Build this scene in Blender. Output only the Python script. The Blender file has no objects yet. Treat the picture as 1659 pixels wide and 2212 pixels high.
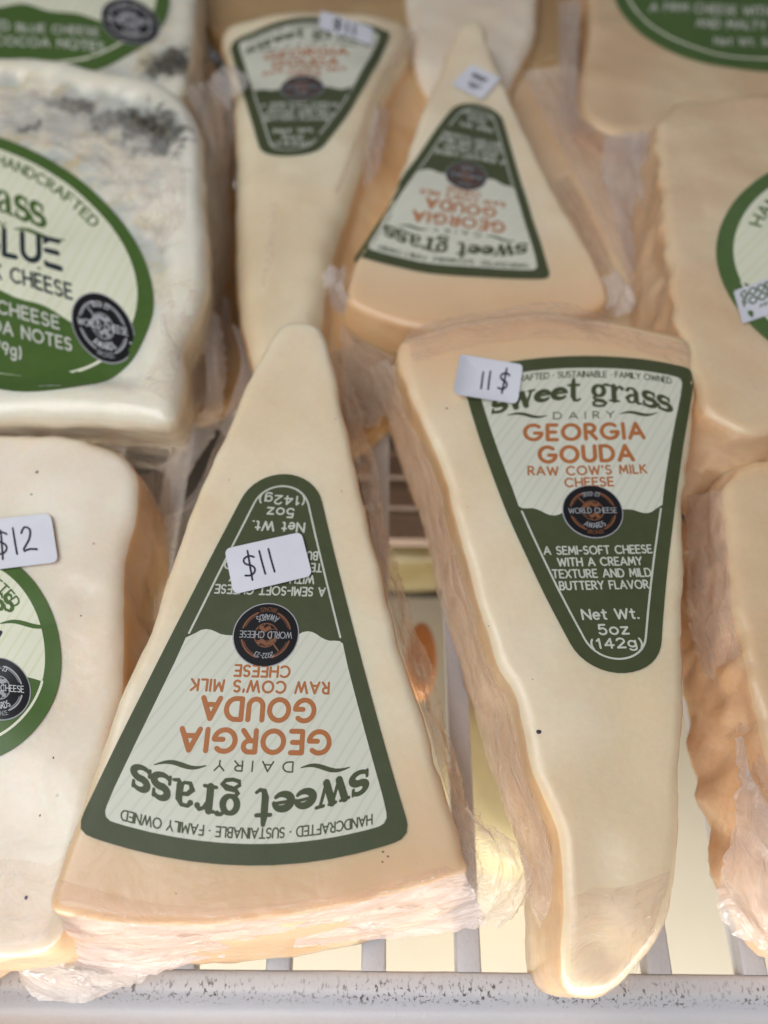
import bpy, bmesh, math, random
import numpy as np
from mathutils import Vector, Matrix, noise
from mathutils.bvhtree import BVHTree
from mathutils.geometry import delaunay_2d_cdt as cdt
random.seed(7)
SC = bpy.context.scene
COL = SC.collection
S = 0.001                       # everything below is written in millimetres

# ------------------------------------------------------------ camera
F, CX, CY, HC = 1660.0, 829.5, 1106.0, 185.0      # focal length and centre in photo units, camera height over the shelf (mm)
Yw = Vector((29.5, -2837, F)).normalized()
zc = Vector((0, 0, 1))
Zw = -(zc - zc.dot(Yw)*Yw).normalized()
Xw = Yw.cross(Zw)
def c2w(p): return Vector((Xw.dot(p), Yw.dot(p), Zw.dot(p)))
EYE = Vector((0, 0, HC))
cam = bpy.data.cameras.new('camera'); camo = bpy.data.objects.new('camera', cam); COL.objects.link(camo)
M = Matrix((c2w(Vector((1, 0, 0))), c2w(Vector((0, -1, 0))), c2w(Vector((0, 0, -1))))).transposed().to_4x4()
M.translation = EYE*S
camo.matrix_world = M
cam.sensor_fit = 'VERTICAL'; cam.sensor_height = 36; cam.lens = 36*F/2212
cam.clip_start = .005; cam.clip_end = 20
cam.dof.use_dof = True; cam.dof.focus_distance = .152; cam.dof.aperture_fstop = 8.5
SC.camera = camo
SC.render.resolution_x = 768; SC.render.resolution_y = 1024

# ------------------------------------------------------------ light
w = bpy.data.worlds.new('World'); SC.world = w; w.use_nodes = True
w.node_tree.nodes['Background'].inputs[0].default_value = (.95, .93, .97, 1)
w.node_tree.nodes['Background'].inputs[1].default_value = .09
def area(name, loc, target, sx, sy, power, col):
    l = bpy.data.lights.new(name, 'AREA'); l.shape = 'RECTANGLE'; l.size = sx; l.size_y = sy; l.energy = power; l.color = col
    o = bpy.data.objects.new(name, l); COL.objects.link(o); o.location = loc
    o.rotation_euler = (Vector(target)-Vector(loc)).to_track_quat('-Z', 'Y').to_euler()
    return o
area('canopy_light', (-.20, -.14, .55), (0, .0, 0), .8, .30, 3.05, (.94, .965, 1))
area('led_strip', (-.05, -.30, .42), (.02, .0, .03), .8, .010, .30, (.90, .94, 1))
area('left_case_light', (-.60, .05, .55), (-.05, .03, 0), .5, .25, .6, (1, .97, .93))
area('back_fill_light', (.25, .75, .55), (0, .1, 0), .9, .10, .45, (.95, .96, 1))  # fill added from behind for highlights; no known lamp there
area('under_shelf_light', (.02, -.25, -.05), (.02, .0, -.15), .7, .05, 2.3, (1, .97, .92))
SC.view_settings.view_transform = 'Standard'; SC.view_settings.look = 'None'
SC.view_settings.exposure = 0; SC.view_settings.gamma = 1
try:
    SC.cycles.transparent_max_bounces = 16; SC.cycles.max_bounces = 8
except Exception: pass

def at_px(px, py, z):
    d = c2w(Vector((px-CX, py-CY, F))); return EYE + d*((z-HC)/d.z)
# ------------------------------------------------------------ materials
def newmat(name):
    m = bpy.data.materials.new(name); m.use_nodes = True
    nt = m.node_tree; return m, nt, nt.nodes['Principled BSDF']
def L(nt, a, b): nt.links.new(a, b)
def noise_node(nt, scale, detail=4, rough=.55, vec=None):
    n = nt.nodes.new('ShaderNodeTexNoise'); n.inputs['Scale'].default_value = scale
    n.inputs['Detail'].default_value = detail; n.inputs['Roughness'].default_value = rough
    if vec is not None: L(nt, vec, n.inputs['Vector'])
    return n
def ramp(nt, src, stops):
    r = nt.nodes.new('ShaderNodeValToRGB'); e = r.color_ramp.elements
    while len(e) < len(stops): e.new(.5)
    for i, (p, c) in enumerate(stops):
        e[i].position = p; e[i].color = (*c, 1) if len(c) == 3 else c
    L(nt, src, r.inputs[0]); return r
def mix(nt, fac, a, b, mode='MIX'):
    m = nt.nodes.new('ShaderNodeMix'); m.data_type = 'RGBA'; m.blend_type = mode
    if isinstance(fac, float): m.inputs[0].default_value = fac
    else: L(nt, fac, m.inputs[0])
    for k, v in ((6, a), (7, b)):
        if isinstance(v, tuple): m.inputs[k].default_value = (*v, 1)
        else: L(nt, v, m.inputs[k])
    return m.outputs[2]
def geo(nt): return nt.nodes.new('ShaderNodeNewGeometry').outputs['Position']
def cheese_mat(name, c1, c2, sss=.5, rad=(1, .45, .18), scale=.0048, rough=.42, speck=None, veins=False, bump=.3, coat=.5, tan=None):
    m, nt, b = newmat(name); P = geo(nt)
    n1 = noise_node(nt, 28, 5, .55, P)
    r1 = ramp(nt, n1.outputs[0], [(.38, c1), (.62, c2)])
    col = r1.outputs[0]
    n2 = noise_node(nt, 900, 3, .6, P)
    col = mix(nt, .10, col, ramp(nt, n2.outputs[0], [(.3, tuple(x*.7 for x in c1)), (.7, c2)]).outputs[0])
    if tan:
        at_ = nt.nodes.new('ShaderNodeAttribute'); at_.attribute_name = 'rindward'
        col = mix(nt, at_.outputs['Fac'], col, tan)
    if veins:
        ed = nt.nodes.new('ShaderNodeAttribute'); ed.attribute_name = 'rim'
        inv = nt.nodes.new('ShaderNodeMath'); inv.operation = 'SUBTRACT'; inv.inputs[0].default_value = 1; L(nt, ed.outputs['Fac'], inv.inputs[1])
        def masked(f, c, strength=1.):
            nonlocal col
            mu = nt.nodes.new('ShaderNodeMath'); mu.operation = 'MULTIPLY'; L(nt, f, mu.inputs[0]); L(nt, inv.outputs[0], mu.inputs[1])
            m3 = nt.nodes.new('ShaderNodeMath'); m3.operation = 'MULTIPLY'; L(nt, mu.outputs[0], m3.inputs[0]); m3.inputs[1].default_value = strength
            col = mix(nt, m3.outputs[0], col, c)
        ng = noise_node(nt, 75, 6, .6, P); masked(ramp(nt, ng.outputs[0], [(.42, (0, 0, 0)), (.56, (1, 1, 1))]).outputs[0], (.58, .59, .54), .85)
        ny = noise_node(nt, 52, 5, .65, P); ny.inputs['Distortion'].default_value = .6; masked(ramp(nt, ny.outputs[0], [(.52, (0, 0, 0)), (.68, (1, 1, 1))]).outputs[0], (.70, .53, .24), .8)
        nv = noise_node(nt, 150, 8, .75, P); nv.inputs['Distortion'].default_value = 1.4
        masked(ramp(nt, nv.outputs[0], [(.58, (0, 0, 0)), (.70, (1, 1, 1))]).outputs[0], (.25, .22, .14), .55)
        for (cx, cy, cz, rx, ry, rot) in veins:
            mp = nt.nodes.new('ShaderNodeMapping'); mp.vector_type = 'TEXTURE'; mp.inputs['Location'].default_value = (cx*S, cy*S, cz*S)
            mp.inputs['Rotation'].default_value = (0, 0, rot); mp.inputs['Scale'].default_value = (rx*S*1.7, ry*S*1.8, .08); L(nt, P, mp.inputs[0])
            ln = nt.nodes.new('ShaderNodeVectorMath'); ln.operation = 'LENGTH'; L(nt, mp.outputs[0], ln.inputs[0])
            nn = noise_node(nt, 150, 6, .68, P); nn.inputs['Distortion'].default_value = .5
            ma = nt.nodes.new('ShaderNodeMath'); ma.operation = 'MULTIPLY_ADD'; L(nt, nn.outputs[0], ma.inputs[0]); ma.inputs[1].default_value = 2.6; 
            mb = nt.nodes.new('ShaderNodeMath'); mb.operation = 'MULTIPLY_ADD'; L(nt, ln.outputs[1], mb.inputs[0]); mb.inputs[1].default_value = -.85; mb.inputs[2].default_value = -.38
            sm = nt.nodes.new('ShaderNodeMapRange'); sm.inputs[1].default_value = 1.5; sm.inputs[2].default_value = .3; L(nt, ln.outputs[1], sm.inputs[0]); ss = nt.nodes.new('ShaderNodeMath'); ss.operation = 'MULTIPLY'; L(nt, sm.outputs[0], ss.inputs[0]); L(nt, ng.outputs[0], ss.inputs[1]); col = mix(nt, ss.outputs[0], col, (.50, .53, .50))
            L(nt, mb.outputs[0], ma.inputs[2])
            rr = ramp(nt, ma.outputs[0], [(.14, (0, 0, 0)), (.55, (1, 1, 1))])
            nd = noise_node(nt, 300, 5, .72, P); nd.inputs['Distortion'].default_value = .8; dk = ramp(nt, nd.outputs[0], [(.40, (.022, .019, .015)), (.53, (.11, .10, .075)), (.68, (.40, .36, .27))])
            col = mix(nt, rr.outputs[0], col, dk.outputs[0])
    if speck:
        v = nt.nodes.new('ShaderNodeTexVoronoi'); v.inputs['Scale'].default_value = 130; L(nt, P, v.inputs['Vector'])
        rs = ramp(nt, v.outputs['Distance'], [(.03, (.8,)*3), (.055, (0, 0, 0))])
        nm = noise_node(nt, 35, 2, .5, P); rn = ramp(nt, nm.outputs[0], [(.56, (0, 0, 0)), (.62, (1, 1, 1))])
        mu = nt.nodes.new('ShaderNodeMath'); mu.operation = 'MULTIPLY'; L(nt, rs.outputs[0], mu.inputs[0]); L(nt, rn.outputs[0], mu.inputs[1])
        col = mix(nt, mu.outputs[0], col, speck)
    L(nt, col, b.inputs['Base Color'])
    b.inputs['Roughness'].default_value = rough
    b.inputs['Subsurface Weight'].default_value = sss
    b.inputs['Subsurface Radius'].default_value = rad
    b.inputs['Subsurface Scale'].default_value = scale
    b.inputs['Coat Weight'].default_value = coat
    b.inputs['Coat Roughness'].default_value = .10
    nb = noise_node(nt, 60, 3, .5, P); nb2 = noise_node(nt, 420, 4, .6, P)
    bp = nt.nodes.new('ShaderNodeBump'); bp.inputs['Strength'].default_value = bump; bp.inputs['Distance'].default_value = .002
    ad = nt.nodes.new('ShaderNodeMath'); ad.operation = 'MULTIPLY_ADD'; L(nt, nb2.outputs[0], ad.inputs[0]); ad.inputs[1].default_value = .12; L(nt, nb.outputs[0], ad.inputs[2])
    L(nt, ad.outputs[0], bp.inputs['Height']); L(nt, bp.outputs[0], b.inputs['Normal'])
    # the cling film over the cheese: sharper, wrinkled coat
    nc = noise_node(nt, 70, 6, .6, P); nc.inputs['Distortion'].default_value = 1.0
    bc = nt.nodes.new('ShaderNodeBump'); bc.inputs['Strength'].default_value = .75; bc.inputs['Distance'].default_value = .0012
    L(nt, nc.outputs[0], bc.inputs['Height']); L(nt, bc.outputs[0], b.inputs['Coat Normal'])
    return m
def plain(name, c, rough=.5, c2=None, sc=300, bump=0., bsc=1500, coat=0., dist=.0002):
    m, nt, b = newmat(name); P = geo(nt)
    n = noise_node(nt, sc, 4, .6, P)
    c2 = c2 or tuple(x*.86 for x in c)
    L(nt, ramp(nt, n.outputs[0], [(.3, c2), (.7, c)]).outputs[0], b.inputs['Base Color'])
    b.inputs['Roughness'].default_value = rough; b.inputs['Coat Weight'].default_value = coat
    if bump:
        nb = noise_node(nt, bsc, 2, .5, P); bp = nt.nodes.new('ShaderNodeBump')
        bp.inputs['Strength'].default_value = bump; bp.inputs['Distance'].default_value = dist
        L(nt, nb.outputs[0], bp.inputs['Height']); L(nt, bp.outputs[0], b.inputs['Normal'])
    return m
def grass_paper(name, c, c2):
    """cream label paper printed with faint leaning grass blades, in label coordinates"""
    m, nt, b = newmat(name)
    uv = nt.nodes.new('ShaderNodeUVMap').outputs[0]
    mp = nt.nodes.new('ShaderNodeMapping'); mp.inputs['Rotation'].default_value = (0, 0, .55); L(nt, uv, mp.inputs[0])
    wv = nt.nodes.new('ShaderNodeTexWave'); wv.inputs['Scale'].default_value = .075; wv.inputs['Distortion'].default_value = 4.5
    wv.inputs['Detail'].default_value = 2; wv.inputs['Detail Scale'].default_value = .12; L(nt, mp.outputs[0], wv.inputs[0])
    r = ramp(nt, wv.outputs[0], [(.38, c), (.62, c2), (.72, c2), (.88, c)])
    L(nt, r.outputs[0], b.inputs['Base Color']); b.inputs['Roughness'].default_value = .42
    return m
def film_mat(name, opac=.5, tint=(.95, .90, .90)):
    """thin clear film: glossy, creased along its length, more opaque where it folds or turns edge-on"""
    m, nt, b = newmat(name)
    out = nt.nodes['Material Output']; uv = nt.nodes.new('ShaderNodeUVMap').outputs[0]
    mp = nt.nodes.new('ShaderNodeMapping'); mp.inputs['Scale'].default_value = (.06, .28, 1); L(nt, uv, mp.inputs[0])
    n = noise_node(nt, 1, 5, .6, mp.outputs[0]); n.noise_type = 'RIDGED_MULTIFRACTAL'; n.inputs['Distortion'].default_value = .5
    mp2 = nt.nodes.new('ShaderNodeMapping'); mp2.inputs['Scale'].default_value = (.12, .22, 1); mp2.inputs['Rotation'].default_value = (0, 0, .6); L(nt, uv, mp2.inputs[0])
    n2 = noise_node(nt, 1, 4, .55, mp2.outputs[0]); n2.inputs['Distortion'].default_value = .8
    b.inputs['Base Color'].default_value = (*tint, 1); b.inputs['Roughness'].default_value = .10
    b.inputs['Coat Weight'].default_value = 1.; b.inputs['Coat Roughness'].default_value = .05
    ad = nt.nodes.new('ShaderNodeMath'); ad.operation = 'MULTIPLY_ADD'; L(nt, n.outputs[0], ad.inputs[0]); ad.inputs[1].default_value = .12; L(nt, n2.outputs[0], ad.inputs[2])
    bp = nt.nodes.new('ShaderNodeBump'); bp.inputs['Strength'].default_value = .9; bp.inputs['Distance'].default_value = .0032
    L(nt, ad.outputs[0], bp.inputs['Height']); L(nt, bp.outputs[0], b.inputs['Normal']); L(nt, bp.outputs[0], b.inputs['Coat Normal'])
    tr = nt.nodes.new('ShaderNodeBsdfTransparent'); tr.inputs[0].default_value = (.98, .955, .94, 1)
    tl = nt.nodes.new('ShaderNodeBsdfTranslucent'); tl.inputs[0].default_value = (*tint, 1); L(nt, bp.outputs[0], tl.inputs['Normal'])
    m1 = nt.nodes.new('ShaderNodeMixShader'); m1.inputs[0].default_value = .4; L(nt, b.outputs[0], m1.inputs[1]); L(nt, tl.outputs[0], m1.inputs[2])
    r = ramp(nt, n.outputs[0], [(.15, (max(0, opac-.16),)*3), (.75, (min(1, opac+.12),)*3), (1., (min(1, opac+.35),)*3)])
    lw = nt.nodes.new('ShaderNodeLayerWeight'); lw.inputs[0].default_value = .35; L(nt, bp.outputs[0], lw.inputs['Normal'])
    fa = nt.nodes.new('ShaderNodeMath'); fa.operation = 'MULTIPLY_ADD'; fa.use_clamp = True; L(nt, lw.outputs['Facing'], fa.inputs[0]); fa.inputs[1].default_value = .45; L(nt, r.outputs[0], fa.inputs[2])
    m2 = nt.nodes.new('ShaderNodeMixShader'); L(nt, fa.outputs[0], m2.inputs[0]); L(nt, tr.outputs[0], m2.inputs[1]); L(nt, m1.outputs[0], m2.inputs[2])
    L(nt, m2.outputs[0], out.inputs[0])
    return m
VE = [(*c_[0], *c_[1]) for c_ in [(tuple(at_px(245, 240, 37)), (9, 5, -.5)), (tuple(at_px(345, 275, 37)), (12, 5.5, -1.1)), (tuple(at_px(300, 255, 37)), (9, 4.5, -.5)), (tuple(at_px(165, 210, 37)), (7, 2.2, -.2)), (tuple(at_px(60, 256, 37)), (3, 1.6, .8)), (tuple(at_px(368, 128, 26)), (9, 7, 0))]]
MT = dict(
    gouda=cheese_mat('gouda_paste', (.82, .65, .43), (.89, .76, .56), tan=(.78, .53, .31)),
    goudaside=cheese_mat('gouda_side_shade_tint', (.70, .43, .21), (.79, .56, .32), rough=.3, bump=.4),  # deeper orange paints shading and light bleed onto the side walls
    yellow=cheese_mat('young_cheese_paste', (.80, .64, .42), (.88, .76, .54), speck=(.25, .16, .08)),
    white=cheese_mat('white_cheese_paste', (.87, .72, .55), (.93, .83, .69), speck=(.25, .16, .10)),
    tomme=cheese_mat('firm_cheese_paste', (.73, .50, .29), (.80, .61, .39), bump=.35),
    rind=cheese_mat('natural_orange_rind', (.66, .39, .20), (.81, .58, .37), rough=.4, bump=.8),
    blue=cheese_mat('blue_cheese_paste', (.88, .81, .64), (.93, .88, .75), veins=VE, bump=.6, coat=.8),
    bluerind=cheese_mat('pale_blue_cheese_rim', (.84, .74, .56), (.90, .81, .65), bump=.3, coat=.6),
    mould=plain('blue_grey_mould', (.15, .15, .12), .55, (.035, .036, .03), 700, .8, 900, .5, .001),
    film=film_mat('crumpled_clear_film', .40, (.93, .85, .78)), filmw=film_mat('milky_bunched_film', .54, (.95, .91, .90)), filmc=film_mat('neutral_clear_film', .20, (.96, .95, .93)), filmp=film_mat('pleated_tan_film', .46, (.93, .82, .70)), filmb=film_mat('milky_stretched_film', .58, (.96, .89, .90)), filmt=film_mat('thin_clear_film', .22, (.92, .82, .76)),
    green=plain('dark_olive_print', (.062, .076, .028), .5, None, 300, .5, 5200, 0, .0001),
    ogreen=plain('leaf_green_print', (.075, .145, .028), .4, None, 300, .2, 5200, 0, .0001),
    gpaper=grass_paper('grass_printed_paper', (.68, .67, .56), (.60, .61, .50)),
    opaper=grass_paper('pale_grass_printed_paper', (.80, .80, .62), (.73, .74, .50)),
    cream=plain('cream_print', (.62, .63, .54), .5), orange=plain('burnt_orange_print', (.47, .16, .045), .5),
    copper=plain('copper_print', (.24, .095, .045), .4), silver=plain('silver_print', (.42, .42, .44), .4),
    black=plain('black_print', (.012, .012, .014), .3), navy=plain('dark_teal_print', (.02, .035, .04), .4),
    white_p=plain('white_print', (.75, .75, .76), .5), sticker=plain('white_sticker_paper', (.76, .76, .82), .6, (.70, .70, .76), 120, .15, 900),
    pen=plain('black_marker_ink', (.03, .025, .04), .4))

# ------------------------------------------------------------ object helpers
def empty(name, loc, label, cat, group=None):
    o = bpy.data.objects.new(name, None); COL.objects.link(o); o.location = loc; o.empty_display_size = .01
    o['label'] = label; o['category'] = cat
    if group: o['group'] = group
    return o
def mesh_obj(name, verts, faces, mats, parent=None, fmat=None, smooth=True, uvs=None):
    """verts in world millimetres; the object's origin is its parent's place"""
    org = parent.matrix_world.translation if parent is not None else Vector((0, 0, 0))
    if parent is not None:
        org = Vector((0, 0, 0)); q = parent
        while q is not None: org = org + Vector(q.location); q = q.parent
    me = bpy.data.meshes.new(name)
    me.from_pydata([(v[0]*S-org.x, v[1]*S-org.y, v[2]*S-org.z) for v in verts], [], faces)
    for m in (mats if isinstance(mats, list) else [mats]): me.materials.append(m)
    if fmat: me.polygons.foreach_set('material_index', fmat)
    me.polygons.foreach_set('use_smooth', [smooth]*len(me.polygons))
    if uvs is not None:
        ul = me.uv_layers.new(name='UVMap')
        for lp in me.loops: ul.data[lp.index].uv = uvs[lp.vertex_index]
    me.update()
    o = bpy.data.objects.new(name, me); COL.objects.link(o)
    if parent is not None: o.parent = parent
    return o
def ray(px, py): return c2w(Vector((px-CX, py-CY, F)))
def at(px, py, z):
    d = ray(px, py); return EYE + d*((z-HC)/d.z)
class Plane:
    """a gently tilted plane: passes through photo point (px,py) at height z; slope sx, sy (rise per mm along x and y)"""
    def __init__(s, px, py, z, sx=0., sy=0.):
        s.O = at(px, py, z); s.N = Vector((-sx, -sy, 1)).normalized()
        s.U = Vector((1, 0, sx)).normalized(); s.V = s.N.cross(s.U)
    def uv(s, px, py):
        d = ray(px, py); t = (s.O-EYE).dot(s.N)/d.dot(s.N); p = EYE+d*t-s.O
        return (p.dot(s.U), p.dot(s.V))
    def w(s, u, v, h=0.): return s.O + s.U*u + s.V*v + s.N*h
def crom(pts, n, closed=True):
    P = [np.array(p, float) for p in pts]; m = len(P); segs = m if closed else m-1; dense = []
    for i in range(segs):
        p0 = P[(i-1) % m] if closed or i else P[0]; p1 = P[i]; p2 = P[(i+1) % m]
        p3 = P[(i+2) % m] if closed or i+2 < m else P[-1]
        for k in range(12):
            t = k/12
            dense.append(.5*((2*p1)+(-p0+p2)*t+(2*p0-5*p1+4*p2-p3)*t*t+(-p0+3*p1-3*p2+p3)*t**3))
    if not closed: dense.append(P[-1])
    D = np.array(dense + ([dense[0]] if closed else []))
    l = np.concatenate([[0], np.cumsum(np.linalg.norm(np.diff(D, axis=0), axis=1))])
    t = np.linspace(0, l[-1], n+1)[:-1] if closed else np.linspace(0, l[-1], n)
    return np.stack([np.interp(t, l, D[:, k]) for k in range(D.shape[1])], 1)
def fbm(x, y, z, o=3): return noise.fractal(Vector((x, y, z)), 1.0, 2.0, o, noise_basis='PERLIN_ORIGINAL')
class Slab:
    """a solid block of cheese: outline traced on its top plane, rounded rim, real thickness"""
    def __init__(s, name, outline, plane, thick, r=3., flare=0., mats=None, parent=None, n=180, bump=.35, edge=.25, seed=0., bend=None, side_from=.35, skew=(0, 0), dents=(), axis=None, rim=None, flat=None):
        s.pl = plane; uv = np.array([plane.uv(*p) for p in outline]); P = crom(uv, n)
        a = .5*np.sum(P[:, 0]*np.roll(P[:, 1], -1)-np.roll(P[:, 0], -1)*P[:, 1])
        if a < 0: P = P[::-1].copy()
        T = np.roll(P, -2, 0)-np.roll(P, 2, 0); Nn = np.stack([T[:, 1], -T[:, 0]], 1); Nn /= np.linalg.norm(Nn, axis=1)[:, None]
        for _ in range(6): Nn = (np.roll(Nn, 1, 0)+Nn*2+np.roll(Nn, -1, 0)); Nn /= np.linalg.norm(Nn, axis=1)[:, None]
        c = P.mean(0); In = P-Nn*r
        for _ in range(12):
            dP = np.roll(P, -1, 0)-P; dI = np.roll(In, -1, 0)-In
            bad = (np.sum(dP*dI, 1) < .10*np.sum(dP*dP, 1))
            if not bad.any(): break
            for sh in (1, -1, 2): bad = bad | np.roll(bad, sh)
            g = np.where(~bad)[0]; k = np.arange(n)
            for a_ in range(2): In[:, a_] = np.interp(k, np.concatenate([[g[-1]-n], g, [g[0]+n]]), np.concatenate([[In[g[-1], a_]], In[g, a_], [In[g[0], a_]]]))
        def h(u, v):
            z = bump*fbm(u/26+seed, v/26, seed, 2)
            if bend: z += bend(u, v)
            for (du, dv, dr, dz) in dents: z += dz*math.exp(-((u-du)**2+(v-dv)**2)/dr**2)
            return z
        verts, faces, fm = [], [], []
        # flat face: triangulated over a grid of points inside the inset outline
        def dist_in(q):      # distance to the inset outline, negative outside
            a_ = In; b_ = np.roll(In, -1, 0); d_ = b_-a_; t_ = np.clip(((q-a_)*d_).sum(1)/(d_*d_).sum(1), 0, 1)
            m_ = np.sqrt((((a_+d_*t_[:, None])-q)**2).sum(1)).min(); y_ = (a_[:, 1] > q[1]) != (b_[:, 1] > q[1])
            xs_ = a_[:, 0]+(q[1]-a_[:, 1])*d_[:, 0]/np.where(d_[:, 1] == 0, 1e-9, d_[:, 1])
            return m_ if (y_ & (q[0] < xs_)).sum() % 2 else -m_
        gs = 2.1; pts = [tuple(p) for p in In]; dists = [0.]*n; odd = 0
        for gy in np.arange(In[:, 1].min(), In[:, 1].max(), gs*.87):
            odd ^= 1
            for gx in np.arange(In[:, 0].min()+odd*gs/2, In[:, 0].max(), gs):
                d_ = dist_in(np.array((gx, gy)))
                if d_ > gs*.55: pts.append((gx, gy)); dists.append(d_)
        cd = cdt([Vector(p) for p in pts], [(i, (i+1) % n) for i in range(n)], [list(range(n))], 1, 1e-5)
        remap = {}; 
        for k_, og in enumerate(cd[3]): remap[k_] = og[0] if og else None
        tri = [tuple(remap[v] for v in f_) for f_ in cd[2]]; tri = [f_ for f_ in tri if None not in f_ and len(set(f_)) == 3]
        rings = []
        for k in range(1, 7):
            th = k/6*math.pi/2
            rings.append([(In[i][0]+(P[i][0]-In[i][0])*math.sin(th), In[i][1]+(P[i][1]-In[i][1])*math.sin(th), -r*(1-math.cos(th)), k/6, 0) for i in range(n)])
        NW = 12
        for k in range(1, NW+1):
            t = k/NW; f = flare*t + 1.2*math.sin(t*math.pi)*.5
            rings.append([(P[i][0]+Nn[i][0]*f+skew[0]*t, P[i][1]+Nn[i][1]*f+skew[1]*t, -r-(thick-2*r)*t, 1, t) for i in range(n)])
        for k in range(1, 4):
            th = k/3*math.pi/2
            rings.append([(P[i][0]+Nn[i][0]*(flare-r*(1-math.cos(th)))+skew[0], P[i][1]+Nn[i][1]*(flare-r*(1-math.cos(th)))+skew[1], -thick+r-r*math.sin(th), 1, 1) for i in range(n)])
        NT = len(pts)
        rimz = []
        for (u, v), d0 in zip(pts, dists):
            hh = h(u, v); d_ = d0+r*.5
            if rim:
                q_ = max(0, min(1, (d_-rim[0]*.5)/(rim[0]*.7))); hh -= rim[1]*q_*q_*(3-2*q_)
                if flat: fd = float(np.linalg.norm(flat[1]@(np.array((u, v))-flat[0]))); q_ *= max(0, min(1, (fd-1.07)/.12))
                hh += rim[2]*q_*fbm(u/5, v/5, seed+3, 5)
                t_ = max(0, min(1, 1-(d_-rim[0]*.7+1.2*fbm(u*.15, v*.15, seed, 2))/(rim[0]*.5))); rimz.append(t_*t_*(3-2*t_))
            verts.append(plane.w(u, v, hh))
        for ri, R in enumerate(rings):
            for i, (u, v, z, e, t) in enumerate(R):
                hh = h(u, v)*(1-t)
                q = plane.w(u, v, z+hh)
                if e > 0:
                    d = edge*e*fbm(q.x/7+seed, q.y/7, q.z/9, 4)*2
                    nn = plane.U*Nn[i][0]+plane.V*Nn[i][1]
                    q = q+nn*d+plane.N*d*.6*(1-t)
                verts.append(q)
        for f_ in tri: faces.append(f_); fm.append(0)
        for ri in range(-1, len(rings)-1):
            a0 = 0 if ri < 0 else NT+ri*n; b0 = NT+(ri+1)*n
            for i in range(n):
                j = (i+1) % n; faces.append((a0+i, b0+i, b0+j, a0+j)); fm.append(0 if ri < 3 else 1)
        verts.append(plane.w(c[0]+skew[0], c[1]+skew[1], -thick)); L0 = len(verts)-1; b0 = NT+(len(rings)-1)*n
        for i in range(n): faces.append((b0+i, L0, b0+(i+1) % n)); fm.append(1)
        s.obj = mesh_obj(name, verts, faces, mats, parent, fm)
        if axis:
            a0, a1 = [np.array(plane.uv(*q)) for q in axis]; ax = a1-a0; l2 = ax@ax; vals = []
            for v in verts:
                d = v-plane.O; t = ((d.dot(plane.U)-a0[0])*ax[0]+(d.dot(plane.V)-a0[1])*ax[1])/l2
                t = (t-.70)/.26; t = max(0, min(1, t+.10*noise.noise(v/14))); vals.append(t*t*(3-2*t))
            s.obj.data.attributes.new('rindward', 'FLOAT', 'POINT').data.foreach_set('value', vals)
        if rim:
            vals = rimz+[1.]*(len(verts)-len(rimz))
            s.obj.data.attributes.new('rim', 'FLOAT', 'POINT').data.foreach_set('value', vals)
        s.bvh = BVHTree.FromPolygons([tuple(v) for v in verts], faces)
    def on(s, u, v, off):
        p = s.pl.w(u, v, 40); hit = s.bvh.ray_cast(p, -s.pl.N, 60)
        if hit[0] is not None and (s.pl.O - hit[0]).dot(s.pl.N) < 4.5: return hit[0]+s.pl.N*off
        return s.pl.w(u, v, -4.2+off)

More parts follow.
